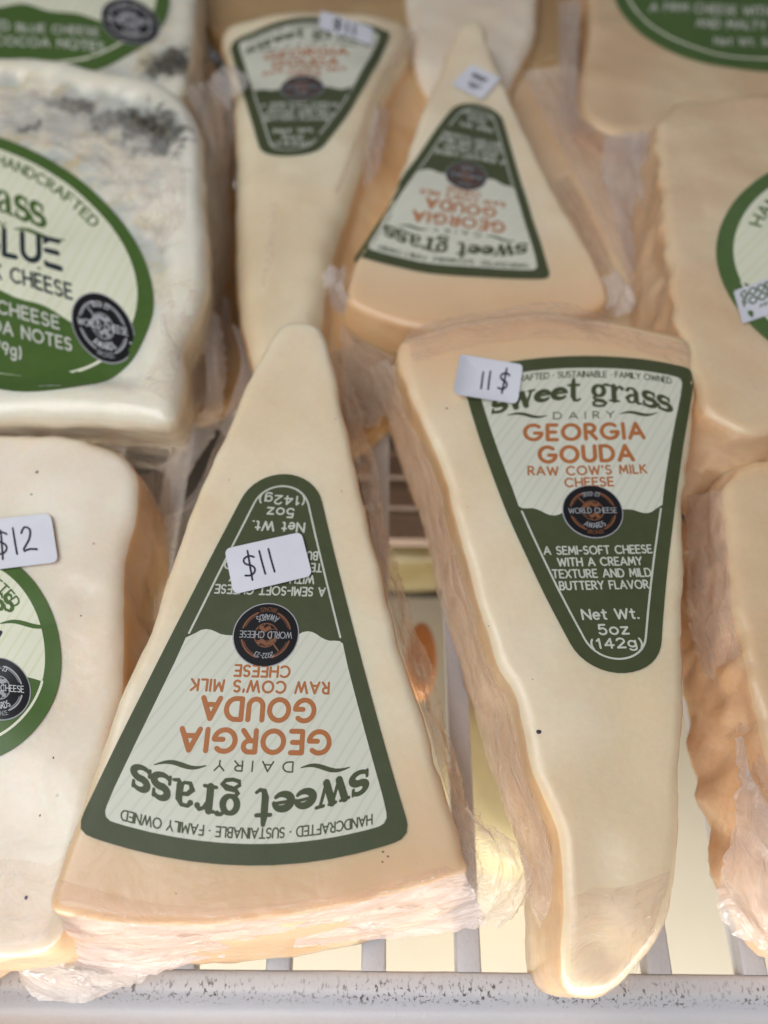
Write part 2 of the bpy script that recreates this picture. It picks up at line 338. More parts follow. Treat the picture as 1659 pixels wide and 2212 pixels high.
# ------------------------------------------------------------ lettering: a stroke alphabet
def arc(cx, cy, rx, ry, a0, a1, n=14):
    return [(cx+rx*math.cos(math.radians(a0+(a1-a0)*i/n)), cy+ry*math.sin(math.radians(a0+(a1-a0)*i/n))) for i in range(n+1)]
G = {
 'A': (.86, [[(0, 0), (.43, 1)], [(.43, 1), (.86, 0)], [(.17, .32), (.69, .32)]]),
 'B': (.6, [[(0, 0), (0, 1)], [(0, 1), (.3, 1)]+arc(.3, .76, .25, .24, 90, -90)+[(0, .52)], [(.0, .52), (.32, .52)]+arc(.32, .26, .28, .26, 90, -90)+[(0, 0)]]),
 'C': (.86, [arc(.5, .5, .5, .5, 48, 312, 22)]),
 'D': (.78, [[(0, 0), (0, 1)], [(0, 1), (.3, 1)]+arc(.3, .5, .48, .5, 90, -90, 18)+[(0, 0)]]),
 'E': (.55, [[(0, 0), (0, 1)], [(0, 1), (.55, 1)], [(0, .52), (.48, .52)], [(0, 0), (.55, 0)]]),
 'F': (.53, [[(0, 0), (0, 1)], [(0, 1), (.53, 1)], [(0, .52), (.46, .52)]]),
 'G': (.98, [arc(.5, .5, .5, .5, 48, 352, 24), [(.995, .45), (.58, .45)]]),
 'H': (.72, [[(0, 0), (0, 1)], [(.72, 0), (.72, 1)], [(0, .5), (.72, .5)]]),
 'I': (.0, [[(0, 0), (0, 1)]]),
 'K': (.66, [[(0, 0), (0, 1)], [(.62, 1), (0, .45)], [(.18, .6), (.66, 0)]]),
 'L': (.5, [[(0, 0), (0, 1)], [(0, 0), (.5, 0)]]),
 'M': (.9, [[(0, 0), (.1, 1)], [(.1, 1), (.45, .25)], [(.45, .25), (.8, 1)], [(.8, 1), (.9, 0)]]),
 'N': (.74, [[(0, 0), (0, 1)], [(0, 1), (.74, 0)], [(.74, 0), (.74, 1)]]),
 'O': (1.0, [arc(.5, .5, .5, .5, 0, 360, 28)]),
 'P': (.58, [[(0, 0), (0, 1)], [(0, 1), (.3, 1)]+arc(.3, .73, .27, .27, 90, -90)+[(0, .46)]]),
 'R': (.62, [[(0, 0), (0, 1)], [(0, 1), (.3, 1)]+arc(.3, .74, .26, .26, 90, -90)+[(0, .48)], [(.25, .48), (.62, 0)]]),
 'S': (.58, [arc(.3, .75, .26, .25, 40, 250, 14)+arc(.28, .26, .29, .26, 75, -145, 14)]),
 'T': (.68, [[(.34, 0), (.34, 1)], [(0, 1), (.68, 1)]]),
 'U': (.72, [[(0, 1), (0, .36)]+arc(.36, .36, .36, .36, 180, 360)+[(.72, 1)]]),
 'V': (.8, [[(0, 1), (.4, 0)], [(.4, 0), (.8, 1)]]),
 'W': (1.15, [[(0, 1), (.28, 0)], [(.28, 0), (.575, .9)], [(.575, .9), (.87, 0)], [(.87, 0), (1.15, 1)]]),
 'X': (.7, [[(0, 0), (.7, 1)], [(0, 1), (.7, 0)]]),
 'Y': (.74, [[(0, 1), (.37, .48)], [(.74, 1), (.37, .48)], [(.37, .48), (.37, 0)]]),
 'Z': (.62, [[(0, 1), (.62, 1)], [(.62, 1), (0, 0)], [(0, 0), (.62, 0)]]),
 '0': (.6, [arc(.3, .5, .3, .5, 0, 360, 22)]), '1': (.3, [[(.0, .78), (.18, 1)], [(.18, 1), (.18, 0)]]),
 '2': (.56, [arc(.28, .72, .27, .28, 160, -30)+[(0, 0)], [(0, 0), (.56, 0)]]),
 '3': (.54, [arc(.26, .75, .25, .25, 150, -80), arc(.26, .26, .28, .26, 80, -150)]),
 '4': (.62, [[(.44, 0), (.44, 1)], [(.44, 1), (0, .3)], [(0, .3), (.62, .3)]]),
 '5': (.54, [[(.48, 1), (.08, 1)], [(.08, 1), (.04, .56)], arc(.26, .32, .28, .32, 130, -150)]),
 '7': (.56, [[(0, 1), (.56, 1)], [(.56, 1), (.2, 0)]]),
 '9': (.56, [arc(.28, .7, .27, .3, 0, 360, 18), [(.55, .7), (.35, 0)]]),
 'e': (.58, [[(.03, .36), (.57, .36)], arc(.3, .35, .28, .35, 0, 310)]), 't': (.4, [[(.18, .95), (.18, .14)]+arc(.3, .14, .12, .14, 180, 290, 6), [(0, .68), (.4, .68)]]),
 'o': (.6, [arc(.3, .35, .29, .35, 0, 360, 20)]), 'z': (.5, [[(0, .7), (.48, .7)], [(.48, .7), (.02, 0)], [(.02, 0), (.5, 0)]]),
 'g': (.56, [arc(.27, .38, .26, .32, 0, 360, 18), [(.54, .7), (.54, -.08)]+arc(.28, -.08, .26, .24, 0, -150, 8)]),
 '.': (.05, [[(.0, .0), (.05, .0)]]), "'": (.05, [[(.03, 1), (.0, .78)]]), '-': (.36, [[(0, .45), (.36, .45)]]),
 '(': (.2, [arc(.35, .42, .32, .68, 130, 230, 8)]), ')': (.2, [arc(-.15, .42, .32, .68, 50, -50, 8)]), '*': (.08, [[(.0, .46), (.07, .46)]]), ' ': (.34, []),
 '&': (.7, [[(.7, 0), (.15, .75)]+arc(.3, .82, .17, .18, 200, -40, 8)+[(.1, .35)]+arc(.28, .22, .24, .22, 150, 370, 10)]),
}
# round slab-serif lower case for the big name: strokes of (x, y, width)
def sw(pts, ws): return [(p[0], p[1], ws[min(i*len(ws)//len(pts), len(ws)-1)]) for i, p in enumerate(pts)]
SERIF = {
 's': (.66, [[(x, y, .13+.13*math.sin(math.pi*k/28)) for k, (x, y) in enumerate(arc(.34, .74, .25, .24, 35, 250, 14)+arc(.32, .27, .29, .25, 72, -150, 13))], [(.56, .98, .1), (.56, .72, .1)], [(.05, .32, .1), (.05, .02, .1)]]),
 'w': (1.18, [[(.14, .96, .24), (.38, .04, .24)], [(.38, .04, .11), (.60, .96, .11)], [(.60, .96, .24), (.84, .04, .24)], [(.84, .04, .11), (1.04, .96, .11)], [(0, .97, .11), (.3, .97, .11)], [(.48, .97, .11), (.72, .97, .11)], [(.92, .97, .11), (1.18, .97, .11)]]),
 'e': (.72, [[(.10, .52, .1), (.66, .56, .1)], [(x, y, .12+.15*max(0, math.sin(math.pi*k/20))) for k, (x, y) in enumerate(arc(.38, .5, .31, .28, 8, 322, 20))]]),
 't': (.56, [[(.24, 1.32, .14), (.22, 1.0, .24), (.22, .3, .24), (.28, .06, .18), (.42, .02, .12), (.54, .12, .1)], [(.0, .97, .12), (.5, .97, .12)]]),
 'g': (.80, [[(x, y, .14+.08*abs(math.cos(math.radians(a)))) for (x, y), a in zip(arc(.34, .62, .25, .32, 0, 360, 20), range(0, 361, 18))], [(.5, .9, .12), (.64, 1.02, .12), (.76, 1.0, .17)], [(.2, .34, .12), (.1, .18, .16), (.2, .05, .17), (.5, -.0, .2), (.66, -.13, .18), (.56, -.28, .13), (.3, -.33, .12), (.08, -.27, .14), (.06, -.13, .13), (.2, -.02, .11)]]),
 'r': (.66, [[(.2, .96, .24), (.2, .04, .24)], [(.02, .97, .11), (.26, .97, .11)], [(.0, .04, .11), (.42, .04, .11)], [(.26, .62, .11), (.38, .88, .12), (.52, .96, .15), (.6, .84, .2)]]),
 'a': (.80, [[(.12, .80, .18), (.22, .95, .13), (.42, .96, .14), (.54, .78, .22), (.54, .2, .24), (.62, .04, .15), (.78, .08, .1)], [(.54, .56, .11), (.26, .5, .15), (.1, .3, .2), (.2, .06, .15), (.4, .08, .11), (.54, .26, .1)]]),
 ' ': (.42, []),
}
SERIFB = {k: (a, [[(x, y, w_*1.18+.015) for x, y, w_ in st] for st in sts]) for k, (a, sts) in SERIF.items()}
def ribbons(strokes):
    """strokes [(x,y,w)...] -> list of (verts2d, faces) with round caps"""
    out = []
    for st in strokes:
        V, Fc = [], []; m = len(st)
        closed = math.dist(st[0][:2], st[-1][:2]) < 1e-6 and m > 3
        for i, (x, y, wd) in enumerate(st):
            a = st[i-1] if i else (st[-2] if closed else st[0]); b = st[i+1] if i < m-1 else (st[1] if closed else st[-1])
            dx, dy = b[0]-a[0], b[1]-a[1]; l = math.hypot(dx, dy) or 1; nx, ny = -dy/l, dx/l
            V += [(x+nx*wd/2, y+ny*wd/2), (x-nx*wd/2, y-ny*wd/2)]
        for i in range(m-1): Fc.append((2*i, 2*i+1, 2*i+3, 2*i+2))
        if not closed:
            for (e, s_, f) in ((0, 1, -1), (m-1, -1, 1)):
                x, y, wd = st[e]; q = st[e+s_]; an = math.atan2(y-q[1], x-q[0]); ids = [2*e, 2*e+1]
                k0 = len(V); K = 4
                for k in range(1, K): th = an+math.pi/2-math.pi*k/K; V.append((x+wd/2*math.cos(th), y+wd/2*math.sin(th)))
                arcids = list(range(k0, k0+K-1))
                Fc.append(tuple(([2*e]+arcids+[2*e+1]) if f == 1 else ([2*e+1]+arcids+[2*e])))
        out.append((V, Fc))
    return out
def text_strokes(txt, size, width, weight=.2, gap=.3, font=None, stretch=1.):
    """centred at x=0, baseline y=0; total width fitted to `width` if given (2x half-width)"""
    f = font or G; x = 0; items = []
    for ch in txt:
        adv, sts = f[ch]
        for st in sts: items.append([((x+p[0]), p[1], (p[2] if len(p) > 2 else weight)) for p in st])
        x += adv+gap
    tot = x-gap; sx = (width/tot/size) if width else stretch
    return [[((p[0]-tot/2)*size*sx, p[1]*size, p[2]*size) for p in st] for st in items], tot*size*sx
class Label:
    """maps label coordinates (mm) to a surface, builds print on it"""
    def __init__(s, slab, fn, parent, up=1.): s.slab = slab; s.fn = fn; s.parent = parent
    def pt(s, x, y, off):
        u, v = s.fn(x, y); return s.slab.on(u, v, off)
    def fill(s, name, poly, off, mat, c=None, rings=9, skirt=0., parent=None, curl=None):
        n = len(poly); c = c or (sum(p[0] for p in poly)/n, sum(p[1] for p in poly)/n)
        xy = [c]+[(c[0]+(p[0]-c[0])*k/rings, c[1]+(p[1]-c[1])*k/rings) for k in range(1, rings+1) for p in poly]
        V = [s.pt(x, y, off+(curl(x, y) if curl else 0)) for x, y in xy]; Fc = [(0, 1+i, 1+(i+1) % n) for i in range(n)]
        for k in range(rings-1):
            for i in range(n):
                j = (i+1) % n; a = 1+k*n; b = a+n; Fc.append((a+i, b+i, b+j, a+j))
        if skirt:
            k0 = len(V); a = 1+(rings-1)*n
            for i in range(n): V.append(V[a+i].copy()); xy.append(xy[a+i])
            for i in range(n): V.append(V[a+i]-s.slab.pl.N*skirt); xy.append(xy[a+i])
            for i in range(n): j = (i+1) % n; Fc.append((k0+i, k0+n+i, k0+n+j, k0+j))
        return mesh_obj(name, V, Fc, mat, parent or s.parent, uvs=xy)
    def strokes(s, name, strokes, off, mat, parent=None, warp=None):
        V, Fc = [], []
        for k, (v2, f) in enumerate(ribbons(strokes)):
            b = len(V); o = off+.008*(k % 4)
            for x, y in v2:
                if warp: x, y = warp(x, y)
                V.append(s.pt(x, y, o))
            Fc += [tuple(b+i for i in q) for q in f]
        return mesh_obj(name, V, Fc, mat, parent or s.parent, smooth=False)
    def text(s, txt, y, size, width, mat, off, weight=.2, gap=.3, parent=None, warp=None, font=None, x0=0., name='lettering'):
        st, _ = text_strokes(txt, size, width, weight, gap, font)
        st = [[(p[0]+x0, p[1]+y, p[2]) for p in q] for q in st]
        return s.strokes(name, st, off, mat, parent, warp)
def badge(lb, cx, cy, r, parent, ring='copper', words=True, rot=0.):
    """round black award badge printed on a label"""
    off = .42
    def R(x, y): c, s_ = math.cos(rot), math.sin(rot); return (cx+(x*c-y*s_)*r, cy+(x*s_+y*c)*r)
    circ = [R(*p) for p in arc(0, 0, 1.035, 1.035, 0, 360, 40)[:-1]]
    e = lb.fill('badge', circ, off-.05, MT['silver'], R(0, 0), 3, .1, parent=parent)
    lb.fill('badge_disc', [R(*p) for p in arc(0, 0, 1, 1, 0, 360, 40)[:-1]], off, MT['black'], R(0, 0), 4, parent=parent)
    def st(strokes, mat, o, warp=None):
        lb.strokes('badge_print', [[(p[0], p[1], p[2]) for p in q] for q in strokes], off+o, MT[mat], parent, (lambda x, y: R(*(warp(x, y) if warp else (x, y)))))
    def W(pts, wd): return [(x, y, wd) for x, y in pts]
    g = [W(arc(0, 0, .76, .76, 15, 72), .055), W(arc(0, 0, .76, .76, 108, 165), .055), W(arc(0, 0, .76, .76, 195, 246), .055), W(arc(0, 0, .76, .76, -66, -15), .055),
         W(arc(0, 0, .70, .70, 20, 66), .02), W(arc(0, 0, .70, .70, 114, 160), .02), W(arc(0, 0, .70, .70, 200, 240), .02), W(arc(0, 0, .70, .70, -60, -20), .02),
         W(arc(0, .02, .36, .38, 0, 360, 24), .03), W(arc(0, .02, .16, .38, 0, 360, 18), .02), W([(-.33, .2), (.33, .2)], .02), W([(-.33, -.18), (.33, -.18)], .02),
         W([(-.16, .26), (-.02, .3), (.1, .2), (.2, .25)], .13), W([(-.05, -.2), (.06, -.12), (.16, -.22)], .14), W([(-.28, .16), (-.2, .2)], .1), W([(-.42, .5), (-.1, .1)], .05)]
    st(g, ring, .03)
    word = 'silver' if ring == 'copper' else 'white_p'
    t, _ = text_strokes('WORLD CHEESE', .20, 1.62, .12, .22); st([[(p[0], p[1]-.09, p[2]) for p in q] for q in t], word, .09)
    def circ_text(txt, rad, mid, size, width, mat, inner):
        t, tw = text_strokes(txt, size, width, .13, .25)
        def wp(x, y):
            if inner: a = math.radians(mid)+x/rad; rr = rad-y
            else: a = math.radians(mid)-x/rad; rr = rad+y
            return (rr*math.cos(a), rr*math.sin(a))
        st(t, mat, .09, wp)
    circ_text('2022-23', .60, 90, .15, .52, word, False)
    circ_text('AWARDS', .66, 270, .19, .78, word, True)
    circ_text('BRONZE', .88, 270, .13, .56, ring, True)
def sticker(slab, corners, parent, writing, stroke_w=.8, off=.60, curl=0.):
    """hand-written price sticker; corners in the photo: top-left, top-right, bottom-left of the writing's own frame"""
    a, b, c = [np.array(slab.pl.uv(*p)) for p in corners]
    W, H = 22., 12.
    fn = lambda x, y: tuple(a+(b-a)*(x/W)+(c-a)*((H-y)/H))
    lb = Label(slab, fn, parent); r = 1.6; poly = []
    for cx, cy, a0 in ((W-r, H-r, 0), (r, H-r, 90), (r, r, 180), (W-r, r, 270)): poly += arc(cx, cy, r, r, a0, a0+90, 5)
    cf = (lambda x, y: curl*max(0, (x-W*.6)/(W*.4))**2) if curl else None
    cfl = (lambda x, y: -curl*max(0, (W*.4-x)/(W*.4))**2) if curl < 0 else cf
    st = lb.fill('price_sticker', poly, off, MT['sticker'], None, 8, .13, curl=cfl)
    if writing: lb.strokes('handwriting', [[(x, y, stroke_w) for x, y in q] for q in writing], off+.1, MT['pen'], st)
    return st
def crt(pts, n=16): return [tuple(p) for p in crom(pts, n, False)]
def hand(text, x0, y0, h):
    Hh = {'$': (.75, [crt([(.62, .80), (.40, .90), (.14, .78), (.2, .58), (.46, .46), (.56, .26), (.36, .08), (.08, .12)]), [(.40, 1.12), (.34, -.12)]]),
          '1': (.42, [crt([(.16, 1.0), (.17, .5), (.20, 0)], 6)]), '2': (.6, [crt([(.06, .76), (.22, .98), (.44, .86), (.36, .5), (.04, .08), (.3, .12), (.62, .08)])])}
    out = []; x = x0
    for ch in text:
        if ch == ' ': x += .4*h; continue
        a, sts = Hh[ch]
        for st in sts: out.append([(x+p[0]*h, y0+p[1]*h) for p in st])
        x += a*h
    return out

# ------------------------------------------------------------ labels
LP = dict(a=29.33, b3=4.44, tip=-75.56)
def quadmap(pl, src, dst, quad=True):
    A = np.array([[1, x, y]+([x*y, x*x, y*y] if quad else []) for x, y in src]); B = np.array([pl.uv(*p) for p in dst])
    Cf = np.linalg.lstsq(A, B, rcond=None)[0]
    return lambda x, y: tuple(np.array([1, x, y]+([x*y, x*x, y*y] if quad else []))@Cf)
SRC = [(-29.33, 0), (29.33, 0), (0, 4.44), (0, -75.56), (0, -38), (-15.2, -19.22), (15.2, -19.22), (-15.6, -37.96), (15.6, -37.96)]
def arcy(x, top=4.44, a=29.33): return top*(1-(x/a)**2)
def rounded(poly, radii, n=6):
    """round each corner of a polygon with its own radius"""
    out = []; m = len(poly)
    for i, (p, r) in enumerate(zip(poly, radii)):
        if r == 0: out.append(p); continue
        p = np.array(p); a = np.array(poly[i-1]); b = np.array(poly[(i+1) % m]); da = (a-p)/np.linalg.norm(a-p); db = (b-p)/np.linalg.norm(b-p)
        for k in range(n+1):
            t = k/n; q0 = p+da*r; q2 = p+db*r; out.append(tuple((1-t)**2*q0+2*t*(1-t)*p+t*t*q2))
    return out
def wedge_outline(inset):
    """trapezoid with bowed top and round tip, label coordinates"""
    R = 9.4-inset; tc = (0, -75.56+9.4)
    cx, cy = 30.3, -.3
    # straight side tangent to the tip circle, moved in by inset
    dx, dy = cx-0, cy-tc[1]; d = math.hypot(dx, dy); a = math.atan2(dy, dx)+math.asin(9.4/d)   # direction of the right side
    nx, ny = math.sin(a), -math.cos(a)      # outward normal (right)
    def side(y):                             # x on the inset right side at height y
        px, py = cx-nx*inset, cy-ny*inset; return px+(y-py)*math.cos(a)/math.sin(a)
    yt = -inset*1.15
    pts = []
    xr = side(yt)
    top = [(xr*(1-2*k/12), arcy(xr*(1-2*k/12))*1.0+yt) for k in range(13)]
    t = rounded([(side(-8), -8.)]+top+[(-side(-8), -8.)], [0]+[3.2 if inset < 1 else 2.2]+[0]*11+[3.2 if inset < 1 else 2.2]+[0])
    left = [(-side(y), y) for y in np.linspace(-14, -62, 9)]
    a0 = math.degrees(math.atan2(ny, nx))
    tipa = arc(tc[0], tc[1], R, R, 180-a0, 360+a0, 16)
    right = [(side(y), y) for y in np.linspace(-62, -14, 9)]
    return t+left+tipa+right, side
def resample(poly, n): return [tuple(p) for p in (lambda D, l: np.stack([np.interp(np.linspace(0, l[-1], n+1)[:-1], l, D[:, k]) for k in range(2)], 1))(np.array(list(poly)+[poly[0]]), np.concatenate([[0], np.cumsum(np.linalg.norm(np.diff(np.array(list(poly)+[poly[0]]), axis=0), axis=1))]))]
def hill(x): return -37.6 + 1.1*math.sin(x*.33+1.2) + .5*math.sin(x*.9) + .12*math.sin(x*4.3)
def gouda_label(slab, dst, parent, quad=True):
    fn = quadmap(slab.pl, SRC, dst, quad); lb = Label(slab, fn, parent)
    out, _ = wedge_outline(0.); inn, side = wedge_outline(3.1)
    lab = lb.fill('wedge_label', resample(out, 150), .27, MT['green'], (0, -22), 16, .12)
    lb.parent = lab
    s3 = side(-37.5); s3r = s3
    top = [p for p in inn if p[1] > hill(p[0])]
    # reorder: start right side bottom -> up -> over the top -> down left
    k = max(range(len(top)), key=lambda i: math.dist(top[i], top[i-1]))
    top = top[k:]+top[:k]
    hl = [(x, hill(x)) for x in np.linspace(top[-1][0], top[0][0], 26)]
    lb.fill('printed_panel', resample(top+hl[1:-1], 150), .31, MT['gpaper'], (0, -18), 14)
    low = [p for p in inn if p[1] < hill(p[0])+.5]
    k = max(range(len(low)), key=lambda i: math.dist(low[i], low[i-1])); low = low[k:]+low[:k]
    lb.strokes('print_line', [[(x, y, .42) for x, y in low]], .315, MT['cream'])
    T = lb.text; gm, om, cm = MT['green'], MT['orange'], MT['cream']
    lb.text("HANDCRAFTED * SUSTAINABLE * FAMILY OWNED", 0, 1.65, 45.5, gm, .35, .17, .22, warp=lambda x, y: (x, y-1.75-.0048*x*x))
    lb.text('sweet grass', 0, 4.5, 44, gm, .35, font=SERIFB, gap=.06, warp=lambda x, y: (x, y*(1.04-.0004*x*x)-8.5-.0080*x*x))
    lb.text('DAIRY', -13.5, 1.8, 14.6, gm, .35, .16, .8)
    for sg in (-1, 1):
        lb.strokes('swash', [[(sg*(8.9+k*.85), -12.5+sg*.45*math.sin(k*.6), .15+.75*math.sin(math.pi*min(1, (k+.3)/11.5))) for k in range(12)]], .35, gm)
    T('GEORGIA', -19.2, 4.0, 28.2, om, .35, .24, .36)
    T('GOUDA', -25.2, 4.0, 21.6, om, .35, .24, .36)
    T("RAW COW'S MILK", -28.7, 2.15, 27, om, .35, .21, .34)
    T('CHEESE', -31.8, 2.15, 10.8, om, .35, .21, .3)
    badge(lb, 0, -38.2, 6.5, lab)
    for i, (t, wd) in enumerate((('A SEMI-SOFT CHEESE', 24.6), ('WITH A CREAMY', 19), ('TEXTURE AND MILD', 22), ('BUTTERY FLAVOR', 19.6))):
        T(t, -48.6-2.75*i, 1.8, wd*.93, cm, .35, .19, .28)
    T('Net Wt.', -63.6, 2.1, 11.2, cm, .35, .2, .26)
    T('5oz', -67.0, 2.1, 5.8, cm, .35, .2, .26)
    T('(142g)', -70.0, 2.0, 10.0, cm, .35, .2, .26)
    return lab
def oval_label(slab, xe, ye, be, parent, A=40., B=29., end=None, lines_top=(), lines_mid=(), lines_low=(), badge_at=None, arc_text=None, hy=-.32, ring='silver', serif=None, swash=True, badge_mat='black'):
    """oval label; ctr, xe, ye = centre, right end and top end in the photo; label coordinates: unit ellipse scaled to 40 x 29"""
    x1, y1, y2 = [np.array(slab.pl.uv(*p)) for p in (xe, ye, be)]; c = (y1+y2)/2
    fn = lambda x, y: tuple(c+(x1-c)*(x/A)+(y1-c)*(y/B))
    lb = Label(slab, fn, parent)
    lab = lb.fill('oval_label', arc(0, 0, A, B, 0, 360, 120)[:-1], .27, MT['ogreen'], (0, 0), 16, .12)
    lb.parent = lab; a2, b2 = A-3.4, B-3.4
    hf = lambda x: hy*B + 1.2*math.sin(x*.16+.6)+.5*math.sin(x*.5)
    full = arc(0, 0, a2, b2, 0, 360, 160)[:-1]
    top = [p for p in full if p[1] > hf(p[0])]
    k = max(range(len(top)), key=lambda i: math.dist(top[i], top[i-1])); top = top[k:]+top[:k]
    hl = [(x, hf(x)) for x in np.linspace(top[-1][0], top[0][0], 40)]
    lb.fill('printed_panel', resample(top+hl[1:-1], 150), .31, MT['opaper'], (0, 5), 14)
    low = [p for p in full if p[1] < hf(p[0])+.4]; k = max(range(len(low)), key=lambda i: math.dist(low[i], low[i-1])); low = low[k:]+low[:k]
    lb.strokes('print_line', [[(x, y, .5) for x, y in low]], .31, MT['opaper'])
    for (t, y, sz, wd, x0, m) in lines_mid: lb.text(t, y, sz, wd, MT[m], .35, .2, .3, x0=x0)
    for (t, y, sz, wd, x0) in lines_low: lb.text(t, y, sz, wd, MT['cream'], .35, .2, .3, x0=x0)
    if serif:
        lb.text(serif[0], 0, serif[1], serif[2], MT['ogreen'], .35, font=SERIF, gap=.06, x0=serif[3], warp=lambda x, y: (x, y+serif[4]-.006*x*x))
        for sg in (-1, 1): lb.strokes('swash', [[(sg*(9+k*1.1), serif[4]-3.6+sg*.5*math.sin(k*.6), .2+.9*math.sin(math.pi*(k+.3)/11.5)) for k in range(12)]], .35, MT['ogreen'])
        lb.text('DAIRY', serif[4]-4.6, 2.1, 14, MT['ogreen'], .35, .17, .8)
    if arc_text:
        txt, mid, size, width = arc_text
        t, tw = text_strokes(txt, size, width, .18, .3); ea, eb = a2-4.4, b2-4.4
        # walk the ellipse by arc length
        tt = np.linspace(0, 2*math.pi, 721); X = ea*np.cos(tt); Yv = eb*np.sin(tt)
        l = np.concatenate([[0], np.cumsum(np.hypot(np.diff(X), np.diff(Yv)))]); s0 = np.interp(math.radians(mid), tt, l)+(-width/2 if end == 'start' else width/2 if end else 0)
        def wp(x, y):
            th = float(np.interp((s0-x) % l[-1], l, tt)); nx, ny = math.cos(th)/ea, math.sin(th)/eb; q = math.hypot(nx, ny)
            return (ea*math.cos(th)+nx/q*y, eb*math.sin(th)+ny/q*y)
        lb.strokes('lettering', t, .35, MT['ogreen'], warp=wp)
    if badge_at: badge(lb, badge_at[0], badge_at[1], badge_at[2], lab, ring)
    return lab, lb

# ------------------------------------------------------------ wrap
SL = None
def film(name, a, b, mat, parent, nu=90, nv=14, amp=1.2, freq=5., seed=0., belly=0., pleat=0., st=3.2):
    """a strip of crumpled film between two lines of (photo x, photo y, height mm)"""
    W3 = lambda p: tuple(at(*p)) if len(p) == 3 else tuple(SL.on(*SL.pl.uv(*p), .45+amp*.5))
    A = crom([W3(p) for p in a], nu, False); B = crom([W3(p) for p in b], nu, False)
    V, Fc, UV = [], [], []
    lu = np.concatenate([[0], np.cumsum(np.linalg.norm(np.diff((A+B)/2, axis=0), axis=1))])
    for i in range(nu):
        wv = np.linalg.norm(B[i]-A[i])
        for j in range(nv):
            t = j/(nv-1); p = Vector(A[i])*(1-t)+Vector(B[i])*t
            l, v = lu[i], wv*t
            q = Vector((l/(freq*st), v/(freq*.8)+.3*noise.noise(Vector((l/9, seed, 0))), seed))
            r1 = 1-2*abs(noise.noise(q)); r2 = 1-2*abs(noise.noise(q*.6+Vector((9, 3, 1)))); r3 = noise.noise(q*3.1)
            d = Vector((noise.noise(q+Vector((5, 1, 2)))*amp, noise.noise(q+Vector((1, 8, 3)))*amp, amp*(max(0, r1)**2*1.1+r2*.5+r3*.10)))
            if j == nv-1 or j == nv-2: d += Vector((noise.noise(Vector((l/1.7, seed, 2))), noise.noise(Vector((l/1.7, seed, 7))), 0))*amp*.55
            d.z += belly*math.sin(math.pi*t)
            if pleat: d.z += pleat*math.sin(t*22+3*noise.noise(q*.3))*(.4+.6*t)
            V.append(p+d*min(1, t*4)); UV.append((l+seed*13, v))
    for i in range(nu-1):
        for j in range(nv-1): k = i*nv+j; Fc.append((k, k+1, k+nv+1, k+nv))
    return mesh_obj(name, V, Fc, mat, parent, uvs=UV)
def base_of(slab_plane, px, py): p = at(px, py, 0); return Vector((p.x, p.y, 0))*S

exec_parts = True
def flat_of(pl, r_, t_, b_):
    r_, t_, b_ = [np.array(pl.uv(*q)) for q in (r_, t_, b_)]; c = (t_+b_)/2
    return (c, np.linalg.inv(np.stack([r_-c, t_-c], 1)))
# ============================================================ the slatted shelf
X = lambda px, py, z=0.: at(px, py, z)
def box(V, Fc, x0, x1, y0, y1, z0, z1):
    b = len(V); V += [(x, y, z) for z in (z0, z1) for y in (y0, y1) for x in (x0, x1)]
    for f in ((0, 2, 3, 1), (4, 5, 7, 6), (0, 1, 5, 4), (2, 6, 7, 3), (0, 4, 6, 2), (1, 3, 7, 5)): Fc.append(tuple(b+i for i in f))
def shelf_mat():
    m, nt, b = newmat('scuffed_white_plastic'); P = geo(nt)
    sp = nt.nodes.new('ShaderNodeSeparateXYZ'); L(nt, P, sp.inputs[0])
    mp = nt.nodes.new('ShaderNodeMapping'); mp.inputs['Scale'].default_value = (.9, .5, 1); mp.inputs['Rotation'].default_value = (0, 0, .25); L(nt, P, mp.inputs[0])
    n = noise_node(nt, 1500, 4, .62, mp.outputs[0]); n2 = noise_node(nt, 70, 3, .5, P)
    s1 = ramp(nt, n.outputs[0], [(.545, (0, 0, 0)), (.62, (1, 1, 1))])
    s2 = ramp(nt, n2.outputs[0], [(.36, (.3,)*3), (.6, (1, 1, 1))])
    # specks lie on the rough band of the rail
    band = nt.nodes.new('ShaderNodeMapRange'); band.inputs[1].default_value = BAND[0]*S; band.inputs[2].default_value = BAND[1]*S; L(nt, sp.outputs[1], band.inputs[0])
    bd = ramp(nt, band.outputs[0], [(.0, (0, 0, 0)), (.22, (1, 1, 1)), (.62, (1, 1, 1)), (.9, (.10,)*3)])
    m1 = nt.nodes.new('ShaderNodeMath'); m1.operation = 'MULTIPLY'; L(nt, s1.outputs[0], m1.inputs[0]); L(nt, s2.outputs[0], m1.inputs[1])
    m2 = nt.nodes.new('ShaderNodeMath'); m2.operation = 'MULTIPLY'; L(nt, m1.outputs[0], m2.inputs[0]); L(nt, bd.outputs[0], m2.inputs[1])
    col = mix(nt, m2.outputs[0], (.61, .605, .63), (.13, .11, .10))
    L(nt, col, b.inputs['Base Color']); b.inputs['Roughness'].default_value = .38
    b.inputs['Subsurface Weight'].default_value = .0
    bp = nt.nodes.new('ShaderNodeBump'); bp.inputs['Strength'].default_value = .3; bp.inputs['Distance'].default_value = .0004
    L(nt, n.outputs[0], bp.inputs['Height']); L(nt, bp.outputs[0], b.inputs['Normal'])
    return m
y_gap = X(829, 2098).y            # front end of the slots
y_r1 = X(829, 2140).y; y_r2 = X(829, 2165).y; y_end = X(829, 2290).y
BAND = (y_r2-1, y_gap)
MT['shelf'] = shelf_mat()
rack = empty('slatted_shelf', (0, y_gap*S, 0), 'white plastic slatted shelf with a speckled scuffed front rail, under all the cheeses', 'shelf')
